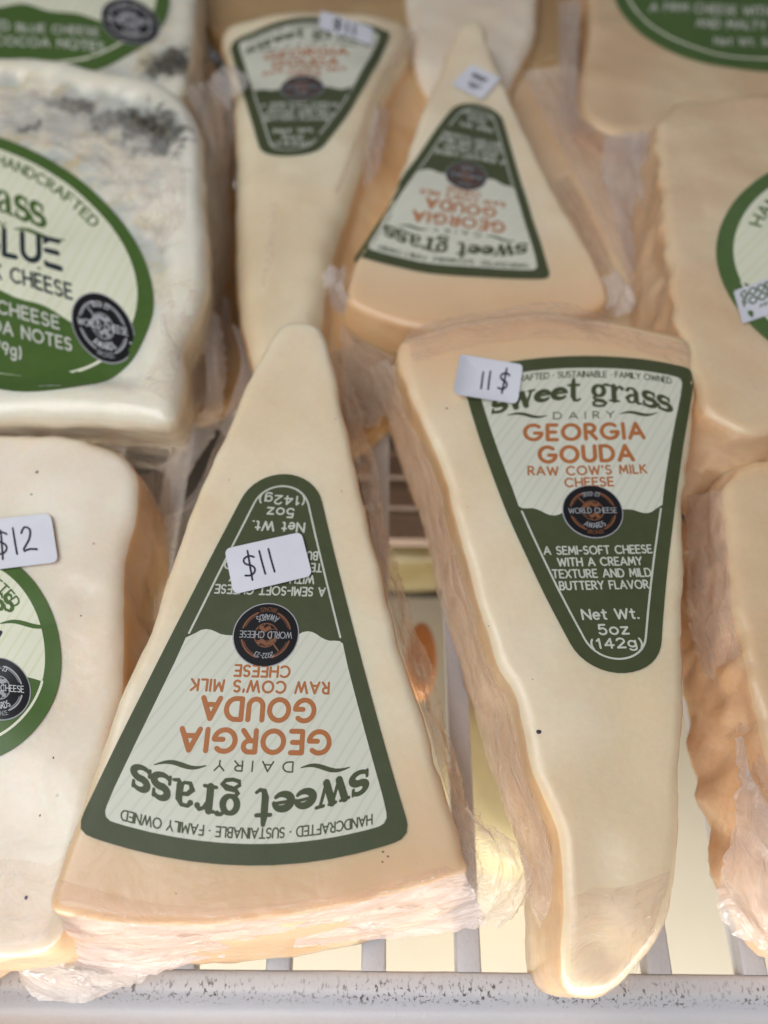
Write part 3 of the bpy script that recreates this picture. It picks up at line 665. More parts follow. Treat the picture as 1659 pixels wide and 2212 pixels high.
# front rail: rounded profile extruded along x, bumped
prof = [(y_gap, -5), (y_gap, -.7), (y_gap-.35, -.1), (y_gap-1.2, .1), (y_r1+.4, .2), (y_r1-.6, .1), (y_r2, -1.0), (y_r2-1.2, -2.2), (y_r2-2.6, -2.7), (y_r2-4, -2.3), (y_r2-5.2, -1.0), (y_r2-6.4, -.2), (y_end-1, -.4), (y_end-3, -3), (y_end-3, -8)]
xs = np.linspace(-130, 135, 60); V = []; Fc = []
for i, x in enumerate(xs):
    for (y, z) in prof: V.append((x, y+.10*noise.noise(Vector((x/14, y, 0)))-.0*x, z+.08*noise.noise(Vector((x/9, y/3, 4)))))
m = len(prof)
for i in range(len(xs)-1):
    for j in range(m-1): k = i*m+j; Fc.append((k, k+1, k+m+1, k+m))
mesh_obj('front_rail', V, Fc, MT['shelf'], rack)
# slats: photographed positions on the row y=2105: left edges every 207
sl_w = (X(1041, 2105)-X(987, 2105)).x; x3 = X(987, 2105).x; pitch = (X(1194, 2105)-X(987, 2105)).x
slat_me = None
for k in range(-7, 8):
    x0 = x3+k*pitch
    V, Fc = [], []
    pr = [(0, -5.5), (0, -.5), (.25, -.12), (.6, 0), (sl_w-.6, 0), (sl_w-.25, -.12), (sl_w, -.5), (sl_w, -5.5)]
    ys = np.linspace(y_gap+.01, 420, 50)
    for y in ys:
        for (x, z) in pr: V.append((x0+x, y, z-.02+.06*noise.noise(Vector((x0+x, y/8, 1)))))
    for i in range(len(ys)-1):
        for j in range(len(pr)-1): q = i*len(pr)+j; Fc.append((q, q+len(pr), q+len(pr)+1, q+1))
    mesh_obj('slat', V, Fc, MT['shelf'], rack)
for yb in (y_gap+150, y_gap+260):     # cross bars under the slats
    V, Fc = [], []; box(V, Fc, -160, 165, yb, yb+5, -9, -5.6); mesh_obj('cross_bar', V, Fc, MT['shelf'], rack, smooth=False)

# ============================================================ what shows through the slots
MT['lower'] = plain('cream_shelf_liner', (.86, .79, .64), .6, (.83, .75, .58), 20)
V, Fc = [], []; box(V, Fc, -400, 400, -300, at(900, 1290, -150).y, -156, -150)
o = mesh_obj('lower_shelf', V, Fc, MT['lower'], None, smooth=False); o['kind'] = 'structure'
MT['floor'] = plain('case_floor_shade', (.16, .12, .08), .6, (.10, .075, .05), 12)  # dark colour stands in for the shade deep in the gap
V, Fc = [], []; box(V, Fc, -600, 600, -400, 900, -330, -320)
o = mesh_obj('case_floor', V, Fc, MT['floor'], None, smooth=False); o['kind'] = 'structure'
MT['gapshade'] = cheese_mat('gap_shade_brown', (.38, .22, .09), (.52, .34, .16), rough=.4, bump=.8)  # dark brown puts the shade of the gaps into the low blocks' colour
def round_block(name, px, py, z, rx, ry, hgt, mat, label, cat, squash=1., lid=None, seed=0.):
    c = at(px, py, z); V, Fc = [], []; n = 40; prof = [(0, hgt), (.6, hgt), (.88, hgt*.98), (.97, hgt*.9), (1, hgt*.75), (1, hgt*.2), (.96, .03*hgt), (.8, 0), (0, 0)]
    for r, h in prof:
        for i in range(n):
            a = 2*math.pi*i/n; e = 1+.05*noise.noise(Vector((math.cos(a)*1.5+seed, math.sin(a)*1.5, h/10)))
            V.append((c.x+rx*r*e*math.cos(a), c.y+ry*r*e*math.sin(a), z+h))
    for k in range(len(prof)-1):
        for i in range(n): j = (i+1) % n; Fc.append((k*n+i, (k+1)*n+i, (k+1)*n+j, k*n+j))
    t = empty(name, (c.x*S, c.y*S, z*S), label, cat)
    mesh_obj('cheese_body', V, Fc, mat, t)
    if lid:
        V, Fc = [], []
        for rr, h in ((.0, hgt+.6), (.55, hgt+.6), (.55, hgt+.05)):
            for i in range(n): a = 2*math.pi*i/n; V.append((c.x+rx*rr*math.cos(a), c.y+ry*rr*math.sin(a), z+h))
        for k in range(2):
            for i in range(n): j = (i+1) % n; Fc.append((k*n+i, (k+1)*n+i, (k+1)*n+j, k*n+j))
        mesh_obj('round_label', V, Fc, lid, t)
    return t
MT['orangewax'] = plain('orange_wax', (.80, .34, .12), .35, None, 60, 0, 1500, .4)
MT['yellowwax'] = plain('pale_yellow_wax', (.86, .73, .40), .35, None, 60, 0, 1500, .4)
MT['olivewax'] = plain('dark_olive_wax', (.20, .15, .05), .4, (.32, .26, .14), 60)
MT['brownwax'] = plain('dark_brown_wax', (.12, .07, .045), .4)
MT['channel'] = plain('grey_brown_plastic', (.34, .25, .20), .5)
round_block('orange_cheese_round', 908, 1440, -60, 5, 12, 10, MT['orangewax'], 'blurred orange round seen low in the gap between the two front gouda wedges', 'cheese', seed=1)
round_block('yellow_cheese_round', 1085, 1690, -150, 26, 38, 40, MT['yellowwax'], 'blurred pale yellow round low through the slots beside the right wedge', 'cheese', seed=2)
round_block('olive_cheese_round', 885, 1205, -120, 34, 18, 34, MT['olivewax'], 'blurred dark olive product far down in the gap, below the grey brown strip', 'cheese', lid=MT['yellowwax'], seed=3)
round_block('brown_cheese_round', 860, 985, -90, 28, 12, 26, MT['brownwax'], 'blurred dark brown product at the top of the gap between the wedges', 'cheese', seed=4)
V, Fc = [], []; c = at(885, 1085, -60)
for k in range(3): box(V, Fc, c.x-60, c.x+60, c.y-17+k*12, c.y-17+k*12+(9 if k != 1 else 7), -63-k*3, -57+k*2)
t = empty('shelf_edge_strip', (c.x*S, c.y*S, -.06), 'grey brown plastic edge strip of a lower shelf, blurred in the gap', 'shelf strip'); mesh_obj('strip_profile', V, Fc, MT['channel'], t, smooth=False)

# ============================================================ cheese wedges and blocks
GRP = 'wrapped triangular gouda wedges'
def start(name, plane, px, py, label, cat, group=None):
    q = at(px, py, 0); return empty(name, (q.x*S, q.y*S, 0), label, cat, group)
# --- A: front wedge, upside down
def cam_plane(t, n):
    pl = Plane.__new__(Plane); pl.O = EYE+c2w(Vector(t)); pl.N = c2w(Vector(n)).normalized()
    pl.U = (Vector((1, 0, 0))-pl.N*pl.N.x).normalized(); pl.V = pl.N.cross(pl.U); return pl
plA = cam_plane((-24.85, 59.03, 139.33), (.060, -.452, -.888))
tA = start('gouda_wedge', plA, 560, 1500, 'largest front gouda wedge, tip pointing away, sticker $11 on its upside-down green label', 'cheese wedge', GRP)
outA = [(600, 702), (640, 688), (686, 697), (708, 728), (720, 775), (739, 870), (766, 987), (792, 1104), (822, 1220), (846, 1320), (861, 1387), (889, 1470), (923, 1575), (942, 1641), (980, 1758), (1000, 1840), (1010, 1884),
        (960, 1906), (889, 1927), (772, 1958), (672, 1978), (522, 1998), (420, 2005), (333, 2005), (200, 1993), (118, 1977), (103, 1950), (114, 1905), (160, 1775), (213, 1625), (267, 1475), (317, 1370), (367, 1222), (433, 1045), (472, 962), (512, 870), (539, 806), (568, 755)]
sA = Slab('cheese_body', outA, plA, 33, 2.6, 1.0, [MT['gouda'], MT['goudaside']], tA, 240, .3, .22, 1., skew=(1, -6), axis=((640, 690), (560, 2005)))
gouda_label(sA, [(877, 1812), (172, 1800), (535, 1871), (617, 1025), (573, 1374), (722, 1580), (380, 1572), (740, 1380), (408, 1370)], tA)
sticker(sA, [(486, 1190), (651, 1152), (506, 1288)], tA, hand('$11', 3.6, 3.2, 6.2), .5, 1.0)
# --- B: right front wedge, upright
plB = cam_plane((46.87, -34.34, 188.88), (.006, -.452, -.892))
tB = start('gouda_wedge', plB, 1250, 1300, 'front gouda wedge drooping over the rail, sticker 11 $ on its upright green label', 'cheese wedge', GRP)
outB = [(906, 713), (973, 690), (1056, 677), (1156, 664), (1210, 663), (1260, 680), (1339, 690), (1406, 703), (1473, 720), (1502, 750), (1508, 837), (1501, 937), (1488, 1020), (1481, 1087), (1484, 1204), (1482, 1330), (1483, 1437), (1480, 1560), (1476, 1641), (1474, 1775), (1468, 1875), (1459, 1958), (1439, 2025), (1406, 2091), (1373, 2140), (1339, 2164), (1290, 2168), (1245, 2150),
        (1226, 2080), (1222, 1990), (1218, 1890), (1202, 1801), (1174, 1725), (1143, 1641), (1113, 1508), (1073, 1437), (1036, 1320), (1010, 1220), (983, 1120), (956, 1020), (923, 937), (880, 837), (857, 760), (866, 730)]
uvt = plB.uv(1290, 2168); uvm = plB.uv(1340, 1750)
bendB = lambda u, v: -9*max(0, (uvm[1]-v)/(uvm[1]-uvt[1]))**2.2
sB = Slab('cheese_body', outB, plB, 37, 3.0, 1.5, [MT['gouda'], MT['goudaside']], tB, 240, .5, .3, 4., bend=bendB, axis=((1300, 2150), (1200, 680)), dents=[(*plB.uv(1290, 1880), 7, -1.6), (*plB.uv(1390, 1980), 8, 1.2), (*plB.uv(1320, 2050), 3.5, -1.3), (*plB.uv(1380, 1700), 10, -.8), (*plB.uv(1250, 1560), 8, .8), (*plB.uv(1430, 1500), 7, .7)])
gouda_label(sB, [(1004, 800), (1499, 799), (1262, 770), (1346, 1455), (1281, 1107), (1118, 952), (1394, 946), (1128, 1103), (1432, 1100)], tB)
sticker(sB, [(992, 779), (1129, 792), (976, 862)], tB, [[(x, y) for x, y in q] for q in hand('11', 8, 3.4, 5.6)+hand('$', 14.2, 3.4, 6)], .62, 1.0, -2.0)
# --- C: rear inverted wedge
plC = cam_plane((20.03, -73.9, 230.07), (.02, -.447, -.894))
tC = start('gouda_wedge', plC, 1030, 450, 'small rear gouda wedge upside down, white sticker beside its tip above the green label', 'cheese wedge', GRP)
outC = [(1000, 48), (1023, 40), (1045, 52), (1058, 90), (1096, 187), (1156, 317), (1206, 417), (1256, 500), (1303, 590), (1318, 640), (1290, 668), (1200, 690), (1080, 705), (940, 712), (839, 693), (770, 664), (748, 636), (766, 570), (823, 467), (866, 367), (906, 250), (950, 150), (980, 75)]
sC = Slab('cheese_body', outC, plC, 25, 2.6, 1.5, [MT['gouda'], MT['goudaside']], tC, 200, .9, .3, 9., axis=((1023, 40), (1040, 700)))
gouda_label(sC, [(1183, 605), (765, 552), (975, 592), (1035, 226), (1006, 389), (1096, 485), (880, 460), (1111, 398), (908, 360)], tC)
sticker(sC, [(1017, 140), (1082, 172), (975, 185)], tC, [[(6, 8.5), (16, 8.5)], [(6, 7.6), (15, 7.2)], [(8, 4.4), (16, 4.4)], [(9, 3), (14, 3)]], .8, .8)
# --- D: rear left wedge, upright
plD = Plane(660, 200, 27, .02, .02)
tD = start('gouda_wedge', plD, 640, 450, 'rear gouda wedge behind the tip of the largest wedge, green label upright and bent, blurred', 'cheese wedge', GRP)
outD = [(470, 30), (560, 18), (700, 8), (840, -2), (893, 10), (884, 70), (846, 160), (803, 280), (762, 410), (728, 520), (706, 620), (696, 720), (676, 805), (605, 845), (546, 822), (530, 750), (508, 667), (499, 533), (500, 400), (500, 300), (490, 150)]
rD = plD.uv(800, 180)
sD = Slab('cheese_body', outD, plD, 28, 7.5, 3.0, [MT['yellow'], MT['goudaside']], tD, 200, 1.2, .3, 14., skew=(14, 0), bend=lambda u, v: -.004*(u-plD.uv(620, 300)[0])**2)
gouda_label(sD, [(497, 72), (838, 42), (665, 38), (622, 338), (652, 185), (563, 137), (755, 112), (548, 197), (765, 186)], tD)
sticker(sD, [(693, 22), (806, 46), (688, 62)], tD, hand('$11', 5, 2.4, 7), .9, .8)
# --- E: blue cheese, left
plE = Plane(250, 500, 38, .0, -.02)
tE = start('blue_cheese_block', plE, 150, 500, 'blue veined cheese block with dark mould patch above its oval green label', 'cheese block')
outE = [(-500, 120), (-200, 112), (0, 113), (100, 117), (200, 137), (300, 153), (367, 183), (412, 225), (433, 283), (437, 367), (445, 500), (444, 583), (427, 667), (396, 737), (393, 820), (383, 880), (355, 904), (267, 900), (200, 893), (100, 890), (-200, 890), (-500, 880)]
sE = Slab('cheese_body', outE, plE, 36, 5.0, -1.5, [MT['blue'], MT['bluerind']], tE, 260, 1.0, .35, 21., skew=(-4, 13), rim=(9., 2.6, 2.8), flat=flat_of(plE, (324, 604), (-59, 268), (-59, 826)), dents=[(*plE.uv(300, 290), 9, -1.3), (*plE.uv(170, 250), 8, -.8), (*plE.uv(60, 190), 6, 1.0), (*plE.uv(380, 430), 6, .7)])
oval_label(sE, (324, 604), (-59, 268), (-59, 826), tE, end=True,
           lines_mid=[('ASHER BLUE', -1.2, 6.2, 47.6, -4.3, 'navy'), ("RAW COW'S MILK CHEESE", -6.8, 2.9, 48, -2.6, 'navy')],
           lines_low=[('A RUSTIC BLUE CHEESE', -13.6, 2.3, 43, -3.6), ('WITH COCOA NOTES', -17.4, 2.3, 35, 2.8), ('Net Wt. (79g)', -21.4, 2.2, 20, -.5)],
           badge_at=(27.6, -11.2, 6.6), arc_text=('SUSTAINABLE * HANDCRAFTED', 30, 2.7, 52), serif=('sweet grass', 5.6, 44, -5.4, 9.2), hy=-.36)
# --- F: white cheese, bottom left
plF = Plane(150, 1500, 33, .0, -.02)
tF = start('white_cheese_block', plF, 100, 1500, 'smooth pale cheese block at lower left with sticker $12 above an oval green label', 'cheese block')
outF = [(-420, 950), (-200, 935), (0, 929), (133, 930), (200, 944), (260, 972), (290, 1004), (296, 1070), (290, 1120), (272, 1187), (267, 1237), (268, 1337), (262, 1474), (240, 1600), (215, 1720), (180, 1850), (150, 1960), (110, 2040), (50, 2066), (-100, 2075), (-420, 2080)]
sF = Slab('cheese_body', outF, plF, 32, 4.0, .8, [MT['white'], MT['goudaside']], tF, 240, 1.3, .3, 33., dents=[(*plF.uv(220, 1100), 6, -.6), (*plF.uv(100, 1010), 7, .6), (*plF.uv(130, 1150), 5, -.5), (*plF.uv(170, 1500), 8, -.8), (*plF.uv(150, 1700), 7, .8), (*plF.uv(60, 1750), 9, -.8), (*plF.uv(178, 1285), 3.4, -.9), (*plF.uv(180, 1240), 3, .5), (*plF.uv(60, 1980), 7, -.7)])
oval_label(sF, (131, 1402), (-80, 1178), (-80, 1650), tF, A=22., B=24., end=True, lines_mid=[('CREAMY', -1.2, 4.2, 20, -1, 'navy')],
           lines_low=[('A SOFT CHEESE', -15, 1.8, 20, 0)], badge_at=(8.5, -9.2, 6.3), arc_text=('HANDCRAFTED', 33, 2.2, 22), serif=('sweet grass', 4, 26, -1, 8.6), hy=-.3)
sticker(sF, [(-62, 1134), (114, 1116), (-52, 1240)], tF, hand('$12', 5.6, 3.0, 6.4), .5, 1.0)
# --- G: top left blue
plG = Plane(250, 60, 26, .0, .0)
tG = start('blue_cheese_block', plG, 150, 40, 'second blue cheese block, in the top left corner behind the veined one, blurred', 'cheese block')
outG = [(-300, -260), (100, -270), (330, -250), (410, -180), (424, -60), (420, 60), (405, 150), (380, 200), (300, 215), (0, 220), (-300, 220)]
sG = Slab('cheese_body', outG, plG, 25, 5.0, .5, [MT['blue'], MT['bluerind']], tG, 180, 1.0, .5, 41., rim=(8., 2., 1.2), flat=flat_of(plG, (362, -35), (20, -235), (20, 152)))
oval_label(sG, (362, -35), (20, -235), (20, 152), tG, lines_mid=[('ASHER BLUE', -1.2, 6.2, 47, 0, 'navy')],
           lines_low=[('A HANDCRAFTED BLUE CHEESE', -16.6, 2.2, 48, -3), ('WITH COCOA NOTES', -20.6, 2.2, 36, 4)], badge_at=(29.0, -11.2, 6.8), hy=-.36)
# --- H: rear middle pale cheese
plH = Plane(1060, 40, 17, 0, 0)
tH = start('white_cheese_block', plH, 1060, 30, 'plain pale cheese in clear film at the top middle, behind the rear inverted wedge', 'cheese block')
outH = [(880, -200), (1000, -220), (1120, -210), (1168, -120), (1166, 0), (1158, 70), (1136, 118), (1105, 180), (1080, 260), (1000, 270), (920, 200), (880, 60)]
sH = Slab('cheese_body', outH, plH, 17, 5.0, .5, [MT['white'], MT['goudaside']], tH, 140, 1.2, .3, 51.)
# --- I: top right
plI = Plane(1450, 120, 21, 0, 0)
tI = start('firm_cheese_block', plI, 1450, 100, 'tan cheese block at the top right whose oval label reads FIRM CHEESE WITH A CREAMY', 'cheese block')
outI = [(1275, -250), (1273, 0), (1268, 100), (1253, 167), (1253, 235), (1290, 272), (1339, 290), (1420, 285), (1500, 280), (1700, 280), (1900, 280), (2000, 200), (2000, -240)]
sI = Slab('cheese_body', outI, plI, 20.5, 3.5, .5, [MT['tomme'], MT['rind']], tI, 200, .8, .3, 61.)
oval_label(sI, (1950, -40), (1635, -215), (1637, 156), tI, lines_mid=[('CHEESE', -1, 6, 30, 0, 'navy')],
           lines_low=[('A FIRM CHEESE WITH A CREAMY', -12.6, 2.3, 50, -3.5), ('AND MALTY FLAVOR', -16.8, 2.3, 32, 0), ('Net Wt. 5oz (142g)', -21.6, 2.0, 26, 2)], hy=-.1, badge_at=None)
# --- J: right tan block
plJ = Plane(1560, 600, 40, 0, .0)
tJ = start('firm_cheese_block', plJ, 1600, 600, 'tan cheese block at the right edge with GOOD FOOD sticker on its oval label', 'cheese block')
outJ = [(1423, 262), (1440, 235), (1473, 217), (1560, 206), (1639, 201), (1900, 195), (2440, 200), (2500, 500), (2500, 880), (2000, 930), (1659, 935), (1570, 915), (1515, 875), (1492, 800), (1473, 717), (1456, 667), (1446, 567), (1434, 467), (1426, 367), (1417, 300)]
sJ = Slab('cheese_body', outJ, plJ, 39, 2.8, 1.5, [MT['tomme'], MT['rind']], tJ, 260, .8, .95, 71.)
labJ, lbJ = oval_label(sJ, (2435, 600), (1985, 315), (1985, 860), tJ, end='start', lines_mid=[('CHEESE', -1, 6, 30, 0, 'navy')], lines_low=[('A FIRM CHEESE', -16, 2.3, 30, 0)],
           arc_text=('HAND CRAFTED * SUSTAINABLE', 171, 2.5, 58), serif=('sweet grass', 5.6, 44, 0, 9.6), hy=-.4)
def tag_sticker(slab, corners, parent):
    a, b, c = [np.array(slab.pl.uv(*p)) for p in corners]; W, H = 22., 16.
    lb = Label(slab, lambda x, y: tuple(a+(b-a)*(x/W)+(c-a)*((H-y)/H)), parent)
    st = lb.fill('award_sticker', resample([(0, 0), (W, 0), (W, H), (0, H)], 60), .55, MT['sticker'], (W/2, H/2), 6, .25)
    lb.text('GOOD', 11.2, 3.0, 13, MT['ogreen'], .64, .24, .3, parent=st, x0=9); lb.text('FOOD', 7.2, 3.0, 13, MT['ogreen'], .64, .24, .3, parent=st, x0=9)
    lb.text('AWARDS', 4.2, 1.5, 9, MT['ogreen'], .64, .2, .3, parent=st, x0=13)
    lb.strokes('leaf_mark', [[(3.5, 4.6, .6), (4.2, 3.6, 2.4), (4.4, 2.6, 2.0), (4.4, 1.2, .4)]], .64, MT['ogreen'], st)
tag_sticker(sJ, [(1583, 632), (1690, 592), (1603, 702)], tJ)
# --- K: lower right block with rind
plK = Plane(1620, 1200, 31, 0, -.02)
tK = start('firm_cheese_block', plK, 1640, 1400, 'cheese block with rough orange rind and crumpled loose film at the lower right edge', 'cheese block')
outK = [(1660, 982), (1608, 994), (1575, 1027), (1560, 1075), (1573, 1170), (1583, 1304), (1612, 1437), (1640, 1560), (1665, 1660), (1690, 1760), (1730, 1900), (1800, 2000), (1960, 2010), (2050, 1800), (2050, 1100), (1960, 990), (1800, 975)]
sK = Slab('cheese_body', outK, plK, 30, 3.5, 4.0, [MT['tomme'], MT['rind']], tK, 220, .8, .8, 81.)

# --- low blocks added to fill the gaps; brown ones carry painted shade
def low_block(name, out, z, thick, mats, label, px, py, seed, wrapm='filmt', cat='cheese block'):
    pl = Plane(px, py, z, 0, 0); t = start(name, pl, px, py, label, cat)
    sb = Slab('cheese_body', out, pl, thick, 3.0, .5, mats, t, 120, .8, .5, seed); return t
tL1 = low_block('firm_cheese_block', [(590, 800), (610, 700), (700, 640), (860, 700), (870, 780), (830, 900), (740, 960), (640, 930)], 11, 10.5, [MT['gapshade'], MT['gapshade']], 'low added block, coloured brown for gap shade, mostly hidden under the tip of the largest wedge', 600, 900, 91.)
tL2 = low_block('firm_cheese_block', [(1100, 130), (1230, 120), (1300, 300), (1400, 330), (1440, 560), (1480, 760), (1400, 800), (1300, 760), (1240, 600), (1180, 420), (1110, 280)], 10, 9.5, [MT['tomme'], MT['rind']], 'low added tan block in the gap between the small rear wedge and the right tan block', 1280, 500, 95.)
tL3 = low_block('firm_cheese_block', [(400, -300), (900, -320), (1300, -300), (1290, -60), (1230, 120), (1000, 150), (900, 140), (700, 60), (450, 60)], 11, 10.5, [MT['gapshade'], MT['gapshade']], 'low added block, coloured brown for shade, behind the two rear wedges at the top of the picture', 900, -100, 99.)
tL4 = low_block('firm_cheese_block', [(395, 130), (470, 140), (500, 400), (500, 640), (540, 800), (470, 880), (400, 860), (420, 600), (410, 400)], 9, 8.5, [MT['gapshade'], MT['gapshade']], 'low added block, coloured brown for shade, in the gap between the veined blue block and the rear left wedge', 460, 500, 103.)
tL5 = low_block('firm_cheese_block', [(850, 100), (960, 90), (960, 300), (900, 420), (830, 560), (760, 640), (700, 700), (640, 720), (700, 500), (780, 300)], 9, 8.5, [MT['gapshade'], MT['gapshade']], 'low added block, coloured brown for shade, in the gap between the two rear gouda wedges', 840, 350, 107.)
film('wrap_top', [(735, 700, 16), (800, 745, 14), (850, 770, 13)], [(745, 900, 13), (800, 930, 12), (850, 880, 10)], MT['film'], tL1, 50, 16, 1.4, 6, 110)
film('wrap_top', [(1130, 160, 14), (1200, 300, 14), (1290, 470, 13), (1370, 640, 12)], [(1240, 150, 13), (1290, 330, 13), (1370, 450, 12), (1440, 620, 11)], MT['film'], tL2, 70, 20, 1.4, 7, 112)
film('wrap_band', [(430, 700, 22), (445, 800, 20), (440, 880, 18), (400, 960, 14), (340, 1010, 12)], [(478, 690, 18), (490, 800, 15), (478, 900, 13), (440, 980, 10), (380, 1060, 8)], MT['filmw'], tE, 80, 18, 1.6, 6, 120, 1.5)
film('wrap_band', [(500, 700, 16), (520, 780, 14), (500, 860, 12), (470, 930, 10)], [(528, 730, 14), (548, 800, 12), (530, 880, 9), (495, 960, 8)], MT['filmw'], tD, 60, 14, 1.4, 6, 122, 1.)
film('wrap_side', [(340, 1130, 12), (420, 1060, 12), (470, 950, 12), (520, 850, 12)], [(400, 1290, 5), (430, 1200, 5), (450, 1080, 5), (500, 940, 5)], MT['film'], tL1, 60, 14, 1.4, 6, 114)

def speck(slab, px, py, r, parent, mat, el=1.):
    u, v = slab.pl.uv(px, py); V, Fc = [], []; n = 9
    for k, (rr, h_) in enumerate(((1, 0), (.75, .35), (.3, .5))):
        for i in range(n): a_ = 2*math.pi*i/n; e_ = r*rr*(1+.35*noise.noise(Vector((px+i*3.1, py, 0)))); V.append(slab.on(u+e_*math.cos(a_), v+e_*el*math.sin(a_), .03+h_*r*.6))
    for k in range(2):
        for i in range(n): j = (i+1) % n; Fc.append((k*n+i, k*n+j, (k+1)*n+j, (k+1)*n+i))
    Fc.append(tuple(range(2*n, 3*n))); mesh_obj('speck', V, Fc, mat, parent)
for q in ((1163, 1582, .52), (965, 881, .28), (1056, 1350, .12), (1150, 1468, .12), (1010, 1095, .10)): speck(sB, *q, tB, MT['pen'], .8)
for q in ((82, 1023, .30), (69, 1070, .2), (117, 1638, .16), (85, 1761, .16), (52, 1938, .3), (152, 1820, .12), (175, 1330, .14)): speck(sF, *q, tF, MT['pen'], 1.3)
for q in ((725, 906, .16), (640, 1075, .1), (738, 1061, .14), (495, 1037, .14), (827, 1840, .22), (838, 1850, .2), (826, 1862, .2), (380, 1930, .12)): speck(sA, *q, tA, MT['brownwax'], .8)
# ============================================================ clear wrap: seams, flaps and bunches
SL = sA
f = MT['film']; fw = MT['filmw']; ft = MT['filmt']
# front wedge
film('wrap_seam', [(712, 770, 34), (739, 880, 32), (770, 1010, 30), (797, 1120, 29), (826, 1235, 28), (866, 1400, 26), (900, 1500, 25), (930, 1590, 24), (955, 1680, 23), (985, 1770, 22)],
     [(745, 760, 22), (775, 880, 20), (806, 1000, 19), (834, 1130, 18), (858, 1225, 16), (890, 1345, 15), (916, 1410, 14), (942, 1508, 13), (968, 1595, 12), (1012, 1745, 11)], MT['film'], tA, 150, 12, 1.4, 2.6, 3.)
film('wrap_corner', [(975, 1740, 26), (985, 1790, 27), (995, 1840, 28), (1002, 1885, 28), (996, 1920, 26), (985, 1960, 20)],
     [(1022, 1752, 16), (1056, 1800, 18), (1100, 1818, 18), (1146, 1862, 20), (1168, 1895, 20), (1135, 1950, 16), (1104, 1980, 12), (1050, 2000, 8)][::1], MT['film'], tA, 80, 34, 2.0, 4.5, 6., 1.0, .5)
bandA = [(104, 1964), (200, 1987), (333, 1999), (440, 1998), (522, 1992), (672, 1972), (772, 1952), (889, 1921), (1003, 1885)]
film('wrap_band', bandA, [(110, 2060, 12), (210, 2100, 10), (330, 2102, 10), (439, 2076, 10), (572, 2054, 10), (660, 2043, 10), (772, 2032, 10), (900, 2025, 11), (1050, 2000, 12)], MT['filmb'], tA, 200, 24, .9, 6., 9., 1.6, .35)
film('wrap_pouch', [(88, 1970, 20), (120, 1985, 22), (200, 1998, 20), (300, 2020, 16), (370, 2040, 10), (420, 2070, 6)],
     [(66, 2010, 14), (50, 2065, 9), (64, 2125, 5), (110, 2160, 3), (190, 2162, 3), (262, 2132, 3), (350, 2092, 4)], MT['filmw'], tA, 80, 30, 1.6, 7., 12., 2.5, .3)
film('wrap_tail', [(90, 1880, 30), (96, 1920, 30), (100, 1960, 28)], [(80, 1870, 29), (84, 1925, 27), (78, 1985, 22)], MT['filmt'], tA, 30, 8, .5, 3, 2)
# right front wedge
film('wrap_side', [(856, 790, 33), (880, 850, 33), (923, 950, 33), (956, 1035, 32), (983, 1135, 31), (1010, 1235, 31), (1036, 1335, 31), (1070, 1445, 30), (1110, 1520, 29), (1143, 1650, 29), (1176, 1740, 28), (1205, 1815, 27), (1222, 1910, 25), (1228, 2010, 24), (1232, 2090, 20)],
     [(796, 800, 20), (824, 870, 18), (862, 980, 17), (900, 1090, 17), (922, 1180, 17), (943, 1275, 17), (972, 1370, 17), (1006, 1475, 17), (1020, 1520, 17), (1054, 1645, 17), (1086, 1728, 17), (1112, 1815, 17), (1138, 1935, 16), (1160, 2000, 14), (1205, 2140, 10)], MT['filmp'], tB, 240, 30, .55, 7., 15., 2.6, .6)
film('wrap_ridge', [(870, 745, 41), (950, 716, 43), (1060, 700, 44), (1160, 690, 44), (1230, 700, 43), (1320, 712, 41)], [(880, 722, 38), (960, 692, 40), (1060, 676, 41), (1150, 660, 42), (1215, 660, 42), (1310, 684, 38)], MT['filmt'], tB, 80, 8, .7, 5, 18)
film('wrap_tip', [(1215, 2040, 24), (1222, 2100, 19), (1240, 2150, 14)], [(1192, 2060, 12), (1204, 2115, 8), (1228, 2160, 5)], MT['filmt'], tB, 30, 10, .8, 3, 20)
SL = sB
film('wrap_glint', [(1240, 1940), (1290, 1920), (1350, 1915), (1400, 1900), (1450, 1880)], [(1240, 2120), (1280, 2145), (1330, 2150), (1370, 2130), (1420, 2040)], MT['filmt'], tB, 70, 34, .55, 8., 71., 0, 0, 1.)
film('wrap_glint', [(880, 742), (960, 716), (1060, 700), (1160, 690), (1300, 705), (1480, 745)], [(890, 790), (965, 764), (1060, 744), (1160, 736), (1300, 748), (1490, 800)], MT['filmt'], tB, 110, 14, .5, 6., 73.)
SL = sA
film('wrap_glint', [(130, 1900), (300, 1945), (450, 1960), (620, 1950), (800, 1920), (960, 1870)], [(108, 1962), (300, 1996), (450, 1997), (620, 1982), (800, 1946), (995, 1884)], MT['filmt'], tA, 140, 14, .4, 6., 75.)
SL = sF
film('wrap_glint', [(-40, 1850), (60, 1860), (110, 1870), (150, 1840)], [(-40, 2040), (40, 2035), (90, 2020), (130, 1960)], MT['filmc'], tF, 60, 30, .5, 8., 77.)
SL = sE
film('wrap_glint', [(-40, 190), (60, 185), (160, 200), (300, 260), (390, 350), (400, 480)], [(-40, 270), (60, 285), (160, 330), (250, 400), (310, 480), (335, 560)], MT['filmc'], tE, 110, 40, .8, 9., 79., 0, 0, 1.2)
film('wrap_glint', [(335, 620), (350, 700), (340, 780), (290, 840)], [(425, 600), (412, 690), (385, 780), (370, 870)], MT['filmc'], tE, 70, 26, .8, 8., 81., 0, 0, 1.2)
SL = sA
